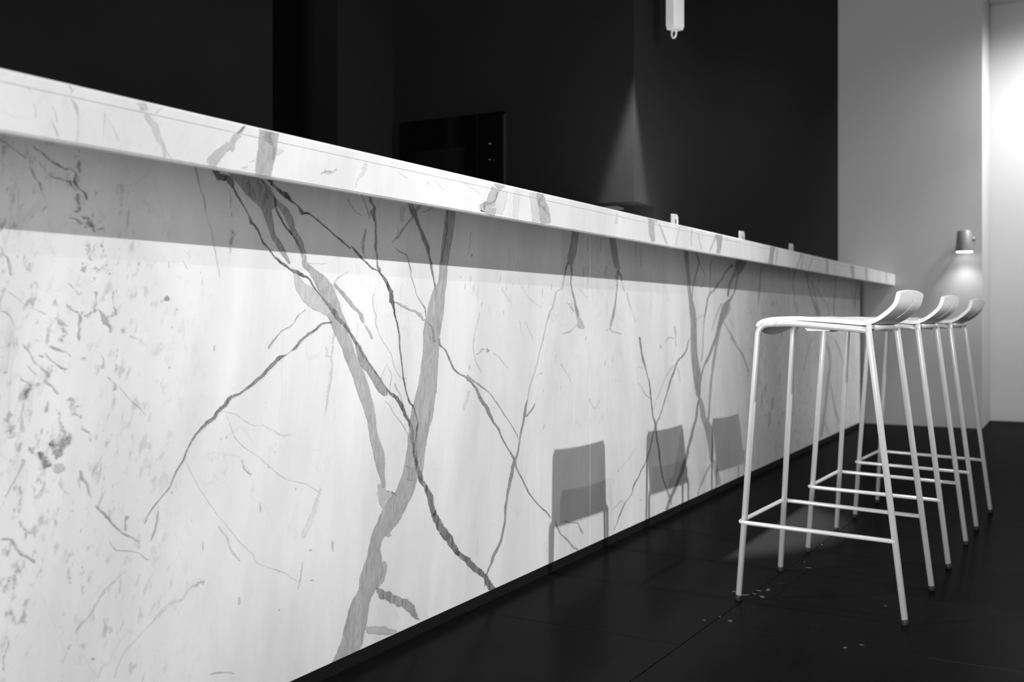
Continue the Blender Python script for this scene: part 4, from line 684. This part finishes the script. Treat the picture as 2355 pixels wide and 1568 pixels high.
def vein_panel(name, x0, x1, y0, y1, z0, z1, plane, parent, sel):
    bm = bx(x0, x1, y0, y1, z0, z1)
    bmesh.ops.bevel(bm, geom=[e for e in bm.edges], offset=.0008, segments=2, affect='EDGES')
    return bm
bar = empty('bar_counter', (3.2, 1.5, 0)); tag(bar, 'long bar counter faced with white grey-veined marble panels on a black plinth', 'counter')
def in_bar(o):
    o.parent = bar; o.matrix_parent_inverse = Matrix.Translation((-3.2, -1.5, 0)); return o
panels = []
ALLV = VEINS
def xr(t):
    d = [int(k)/1e4 for k in t[4].split()]; return sum(d[0::2])/len(d[0::2])
EDG = [-1.0, SEAM-.0010, 7.362, 7.495]
for i in range(3):
    x0 = EDG[i] + (.001 if i else 0); x1 = EDG[i+1] - .001
    bm = vein_panel('front_panel', x0, x1, YF, YF+.02, ZB, 1.035 if i == 2 else 1.0575, 'f', bar, None)
    VEINS = [t for t in ALLV if t[0] == 'f' and EDG[i] <= xr(t) < EDG[i+1]]
    add_veins(bm, 'f', YF, ZB+.001, 1.055)
    panels.append(in_bar(link('front_panel', bm, [M_MARBLE, M_VEIN])))
# bright resin joint between the book-matched panels
in_bar(link('panel_joint', bx(SEAM-.0009, SEAM+.0009, YF+.0006, YF+.015, ZB, 1.057), simple('pale_resin_joint', .9, .5)))
in_bar(link('counter_core', bx(-.99, 7.48, YF+.0202, 1.585, .0, 1.057), M_SKIRT))
in_bar(link('plinth', bx(-1, 7.49, YF+.004, YF+.0198, 0, ZB-.0005), M_SKIRT))
# under-slab steel bracket
bm = bx(SEAM-.035, SEAM+.03, 1.345, 1.396, 1.040, 1.0575); 
bmesh.ops.bevel(bm, geom=bm.edges[:], offset=.003, segments=2, affect='EDGES')
in_bar(link('bracket', bm, M_CHROME, smooth=False))

top = empty('countertop', (3.2, 1.4, 1.0)); tag(top, 'thick white marble countertop with grey veins overhanging the bar front', 'countertop')
def in_top(o):
    o.parent = top; o.matrix_parent_inverse = Matrix.Translation((-3.2, -1.4, -1.0)); return o
bm = bx(-1.0, XW-.008, YA, 1.597, 1.0612, 1.0785)
bmesh.ops.bevel(bm, geom=[e for e in bm.edges if abs(e.verts[0].co.z-1.0785)<1e-4 and abs(e.verts[1].co.z-1.0785)<1e-4 and e.verts[0].co.y<1.3 and e.verts[1].co.y<1.3], offset=.0035, segments=4, affect='EDGES')
def split_plane(plane, test):
    out = []
    for t in ALLV:
        if t[0] != plane: continue
        d = [int(k)/1e4 for k in t[4].split()]; z = sum(d[1::2])/len(d[1::2])
        if test(z): out.append(t)
    return out
VEINS = split_plane('a', lambda z: True)
UP = VEINS
def clipz(bm, zlo, zhi):
    pass
add_veins(bm, 'a', YA, 1.0618, 1.0755)
in_top(link('top_slab', bm, [M_MARBLE_TOP, M_VEIN_TOP]))
bm = bx(-1.0, XW-.008, YA+.0004, YA+.0204, .998, 1.0606)
bmesh.ops.bevel(bm, geom=[e for e in bm.edges if abs(e.verts[0].co.z-.998)<1e-4 and abs(e.verts[1].co.z-.998)<1e-4], offset=.002, segments=2, affect='EDGES')
add_veins(bm, 'a', YA+.0004, .9995, 1.0603)
in_top(link('apron', bm, [M_MARBLE_TOP, M_VEIN_TOP]))
VEINS = ALLV

# ------------------------------------------------------------ stools
def make_stool():
    root = empty('bar_stool')
    R = .0084
    # legs
    for sx in (-1, 1):
        ft = Vector((sx*.188, .213, .014)); tp = Vector((sx*.163, .166, .7445))
        back = Vector((sx*.163, .074, .7475)); 
        pts = fillet([ft, tp, Vector((sx*.163, .118, .7465))], .030, 10)
        link('leg', tube(pts, R), M_STEEL, root, True)
        rail = [(sx*.163, .118, .7465), (sx*.163, .095, .7474), (sx*.163, .074, .7470), (sx*.163, .045, .7452), (sx*.163, -.0467, .7375), (sx*.163, -.100, .7325), (sx*.161, -.112, .7300)]
        link('seat_rail', tube(catmull([tuple(p) for p in rail], 4), R), M_STEEL, root, True)
        ft = Vector((sx*.190, -.213, .014)); tp = Vector((sx*.179, -.1225, .7400)); mid = Vector((0, -.1215, .7375))
        pts = fillet([ft, tp, Vector((sx*.13, -.1215, .7375))], .018, 8)
        link('leg', tube(pts, R), M_STEEL, root, True)
    link('crossbar', tube([(-.13,-.1215,.7375),(.13,-.1215,.7375)], R), M_STEEL, root, True)
    fb = fillet([(-.190,-.190,.2045), (-.1965,.2085,.2135), (.1965,.2085,.2135), (.190,-.190,.2045)], .016, 6)
    fb = [(-.176, -.187, .2045)] + [tuple(p) for p in fb] + [(.176, -.187, .2045)] if False else fb
    link('footrest', tube(fb, .0060, seg=12), M_STEEL, root, True)
    for sx, sy in ((-1,1),(1,1),(-1,-1),(1,-1)):
        x = sx*(.1885 if sy > 0 else .1902); y = sy*.2135
        bm = tube([(x, y+sy*.0008, 0), (x, y+sy*.0006, .002), (x, y, .013), (x, y-sy*.0003,.0155)], [.0078,.0088,.0088,.0080], seg=14)
        link('foot_cap', bm, M_RUBBER, root, True)
    bm = bx(-.028,.028,.0-.035,.035,.728,.748); bmesh.ops.bevel(bm, geom=bm.edges[:], offset=.004, segments=2, affect='EDGES')
    for v_ in bm.verts: v_.co.x += .09; v_.co.y += .02
    link('bumper', bm, M_SEAT, root)
    bm2 = bx(-.028,.028,.0-.035,.035,.728,.748); bmesh.ops.bevel(bm2, geom=bm2.edges[:], offset=.004, segments=2, affect='EDGES')
    for v_ in bm2.verts: v_.co.x -= .09; v_.co.y += .02
    link('bumper', bm2, M_SEAT, root)
    # seat shell
    prof = [(.1765,.7405),(.1700,.7510),(.1560,.7590),(.1345,.7637),(.1030,.7660),(.0700,.7667),(.0500,.7664),(.0100,.7638),(-.0250,.7613),(-.0500,.7593),(-.0800,.7565),(-.1000,.7549),(-.1150,.7554),(-.1310,.7603),(-.1470,.7692),(-.1655,.7842),(-.1790,.7996),(-.1850,.8169),(-.1878,.8290)]
    cs = catmull(prof, 4)
    W = .1625
    nw = 28; us = [-1+2*i/nw for i in range(nw+1)]
    # columns for the slot
    sl = .0070
    cols = sorted(set([round(u*W,5) for u in us if abs(u*W) > .0115] + [-sl, -sl*.55, 0, sl*.55, sl]))
    bm = bmesh.new(); grid = []
    n = len(cs)
    for i, (t, z) in enumerate(cs):
        row = []
        a = cs[max(i-1,0)]; b = cs[min(i+1,n-1)]
        tx, tz = b[0]-a[0], b[1]-a[1]; L = math.hypot(tx,tz); tx/=L; tz/=L
        s = i/(n-1)
        for x in cols:
            q = x/W; c2 = 1-q*q
            tt, zz = t, z
            # dish of the sitting surface
            dish = .006*c2*max(0, sin(pi*min(1, max(0, (s-.18)/.55))))
            zz -= dish
            if s > .70:       # back is bowed and crowned
                k = min(1, (s-.70)/.18); tt -= .005*c2*k
                e = max(0, (s-.86)/.14); zz += .0075*c2*e
            if s < .20:       # waterfall front, longer in the middle
                e = (1-s/.20)**1.5; tt += .012*c2*e; zz -= .020*c2*e
            # slightly narrower at both ends
            nar = 1 - .025*max(0,(s-.8)/.2) - .02*max(0,(.1-s)/.1)
            row.append(bm.verts.new((x*nar, tt, zz)))
        grid.append(row)
    j0 = next(i for i, (t,z) in enumerate(cs) if t < -.14 and z > .7685)
    j1 = next(i for i, (t,z) in enumerate(cs) if z > .8125)
    for i in range(n-1):
        for k in range(len(cols)-1):
            xm = (cols[k]+cols[k+1])/2
            if abs(xm) < sl and j0 <= i < j1:
                if (i in (j0, j1-1)) and abs(xm) > sl*.55: pass
                else: continue
            bm.faces.new((grid[i][k], grid[i][k+1], grid[i+1][k+1], grid[i+1][k]))
    # round the four corners
    for (ri, ci, di, dj) in ((0,0,1,1),(0,-1,1,-1),(n-1,0,-1,1),(n-1,-1,-1,-1)):
        c0 = grid[ri][ci].co.copy()
        grid[ri][ci].co = c0.lerp((grid[ri+2*di][ci].co + grid[ri][ci+dj].co)/2, .55)
    bmesh.ops.recalc_face_normals(bm, faces=bm.faces)
    up = sum(f.normal.z for f in bm.faces)
    if up < 0: bmesh.ops.reverse_faces(bm, faces=bm.faces)
    o = link('seat', bm, M_SEAT, root, True)
    so = o.modifiers.new('thickness','SOLIDIFY'); so.thickness = .0110; so.offset = -1; so.use_even_offset = True
    be = o.modifiers.new('bevel','BEVEL'); be.width = .0022; be.segments = 3; be.limit_method='ANGLE'; be.angle_limit = radians(50)
    wn = o.modifiers.new('normals','WEIGHTED_NORMAL'); wn.keep_sharp = True
    return root
proto = make_stool()
def copy_tree(o, parent=None):
    c = o.copy(); C.objects.link(c); c.parent = parent
    for ch in list(o.children): copy_tree(ch, c)
    return c
SP = [(2.8854,.5997,-2.2,'white tubular bar stool nearest the viewer, whole frame in front of the marble'),
      (3.5626,.5752,-1.9,'white tubular bar stool in the middle of the row of three'),
      (4.2252,.5517,-2.6,'white tubular bar stool farthest from the viewer, closest to the grey wall')]
for i, (x, y, a_, lb) in enumerate(SP):
    o = proto if i == 0 else copy_tree(proto)
    o.location = (x, y, 0); o.rotation_euler = (0, 0, radians(a_))
    tag(o, lb, 'stool', 'bar stools in a row at the counter')

# ------------------------------------------------------------ oven
ov = empty('built_in_oven', (XC, 2.478, 1.21)); tag(ov, 'black built-in oven with glass door and two small knobs in the dark cabinet wall', 'oven')
def in_ov(o): o.parent = ov; o.matrix_parent_inverse = Matrix.Translation((-XC, -2.478, -1.21)); return o
in_ov(link('body', bx(XC+.004, XC+.5, 2.204, 2.752, 1.21, 1.655), M_GLASS))
in_ov(link('door', bx(XC-.014, XC+.003, 2.332, 2.752, 1.21, 1.655), M_GLASS, bevel=.003))
in_ov(link('window_pane', bx(XC-.0155, XC-.0142, 2.40, 2.66, 1.26, 1.52), simple('oven_window', .0035, .2)))
cp = in_ov(link('control_panel', bx(XC-.014, XC+.003, 2.204, 2.3285, 1.21, 1.655), M_GLASS, bevel=.003))
in_ov(link('side_trim', bx(XC-.006, XC-.001, 2.197, 2.2035, 1.21, 1.648), M_TRIM))
for z in (1.522, 1.452):
    bm = bmesh.new(); bmesh.ops.create_cone(bm, cap_ends=True, segments=20, radius1=.011, radius2=.009, depth=.014)
    bmesh.ops.rotate(bm, verts=bm.verts, cent=(0,0,0), matrix=Matrix.Rotation(-pi/2, 3, 'Y'))
    bmesh.ops.translate(bm, verts=bm.verts, vec=(XC-.0205, 2.262, z))
    in_ov(link('knob', bm, M_GLASS, bevel=.0015))
    bm = bmesh.new(); bmesh.ops.create_uvsphere(bm, u_segments=12, v_segments=8, radius=.0028)
    bmesh.ops.translate(bm, verts=bm.verts, vec=(XC-.0285, 2.262, z))
    kp = in_ov(link('knob_marker', bm, M_CHROME, smooth=True))

# ------------------------------------------------------------ hanging rod with ring
rx, ry, rz_ = 4.083, 1.511, 1.985
rod = empty('hanging_rod', (rx, ry, rz_), radians(-20)); tag(rod, 'square white rod hanging from above with a small ring at its lower end', 'hanging rod')
bm = bx(-.033,.033,-.024,.024,0,3.2); link('shaft', bm, M_ROD, rod, bevel=.004)
bm = bx(-.031,.031,-.022,.022,-.010,0); link('end_cap', bm, M_ROD, rod, bevel=.004)
bm = tube([(-.006+ .0*cos(t), .012*cos(t), -.026-.018*sin(t)) for t in [2*pi*k/24 for k in range(25)]], .0042, seg=8, caps=False)
link('ring', bm, M_ROD, rod, True)

# ------------------------------------------------------------ tabs on the counter
def make_tab():
    root = empty('tab_holder')
    # a bent upright plate with one rounded shoulder and a short foot
    bm = bmesh.new(); prof = [(-.020,0),(.020,0),(.020,.032)] + [(.020-.012+.012*cos(t), .032+.012*sin(t)) for t in (pi/8,pi/4,3*pi/8,pi/2)] + [(-.020,.044)]
    a = [bm.verts.new((x, -.003, z)) for x, z in prof]; c_ = [bm.verts.new((x, .003, z)) for x, z in prof]
    bm.faces.new(a); bm.faces.new(c_[::-1])
    for i in range(len(prof)): bm.faces.new((a[i], c_[i], c_[(i+1)%len(prof)], a[(i+1)%len(prof)]))
    bmesh.ops.recalc_face_normals(bm, faces=bm.faces)
    link('plate', bm, M_CARD, root, bevel=.001)
    link('foot', bx(-.020,.020,.003,.035,0,.003), M_CARD, root)
    link('rib', bx(-.003,.003,-.006,-.003,.002,.026), M_CHROME, root, bevel=.0008)
    return root
tp_ = make_tab()
for i, (x, lb) in enumerate(((3.36,'upright white tab on the countertop nearest the oven'),(4.15,'upright white tab on the countertop between the other two'),(4.96,'upright white tab on the countertop closest to the grey wall'))):
    o = tp_ if i == 0 else copy_tree(tp_)
    o.location = (x, 1.245, 1.0786); o.rotation_euler = (0,0,radians(-12))
    tag(o, lb, 'tab', 'white tabs along the countertop')

# ------------------------------------------------------------ wall lamp
LX, LY, LZ = XW-.095, .735, 1.222
lamp = empty('wall_lamp', (LX, LY, LZ)); tag(lamp, 'small grey cone-shaped wall lamp shining down the far wall', 'lamp')
def lathe(prof, seg=32):
    bm = bmesh.new(); rg = [[bm.verts.new((r*cos(2*pi*k/seg), r*sin(2*pi*k/seg), z)) for k in range(seg)] for r, z in prof]
    for a, b in zip(rg, rg[1:]):
        for k in range(seg): bm.faces.new((a[k], a[(k+1)%seg], b[(k+1)%seg], b[k]))
    bm.faces.new(rg[-1]); bm.faces.new(rg[0][::-1]); bmesh.ops.recalc_face_normals(bm, faces=bm.faces)
    return bm
link('shade', lathe([(.050,.006),(.058,.006),(.058,0),(.0585,0),(.0585,.004),(.046,.140),(.040,.146),(.002,.147)]), M_LAMP, lamp, True)
link('diffuser', lathe([(.0495,-.004),(.0535,.004),(.002,.0045)]), M_EMIT, lamp, True)
link('arm', tube([(.040,-.0,.085),(.093,0,.085)], .009), M_LAMP, lamp, True)
link('pivot', tube([(0,-.066,.085),(0,-.035,.085)], .014), M_LAMP, lamp, True)
link('wall_plate', tube([(.086,0,.085),(.0945,0,.085)], .040, seg=28), M_LAMP, lamp, True)
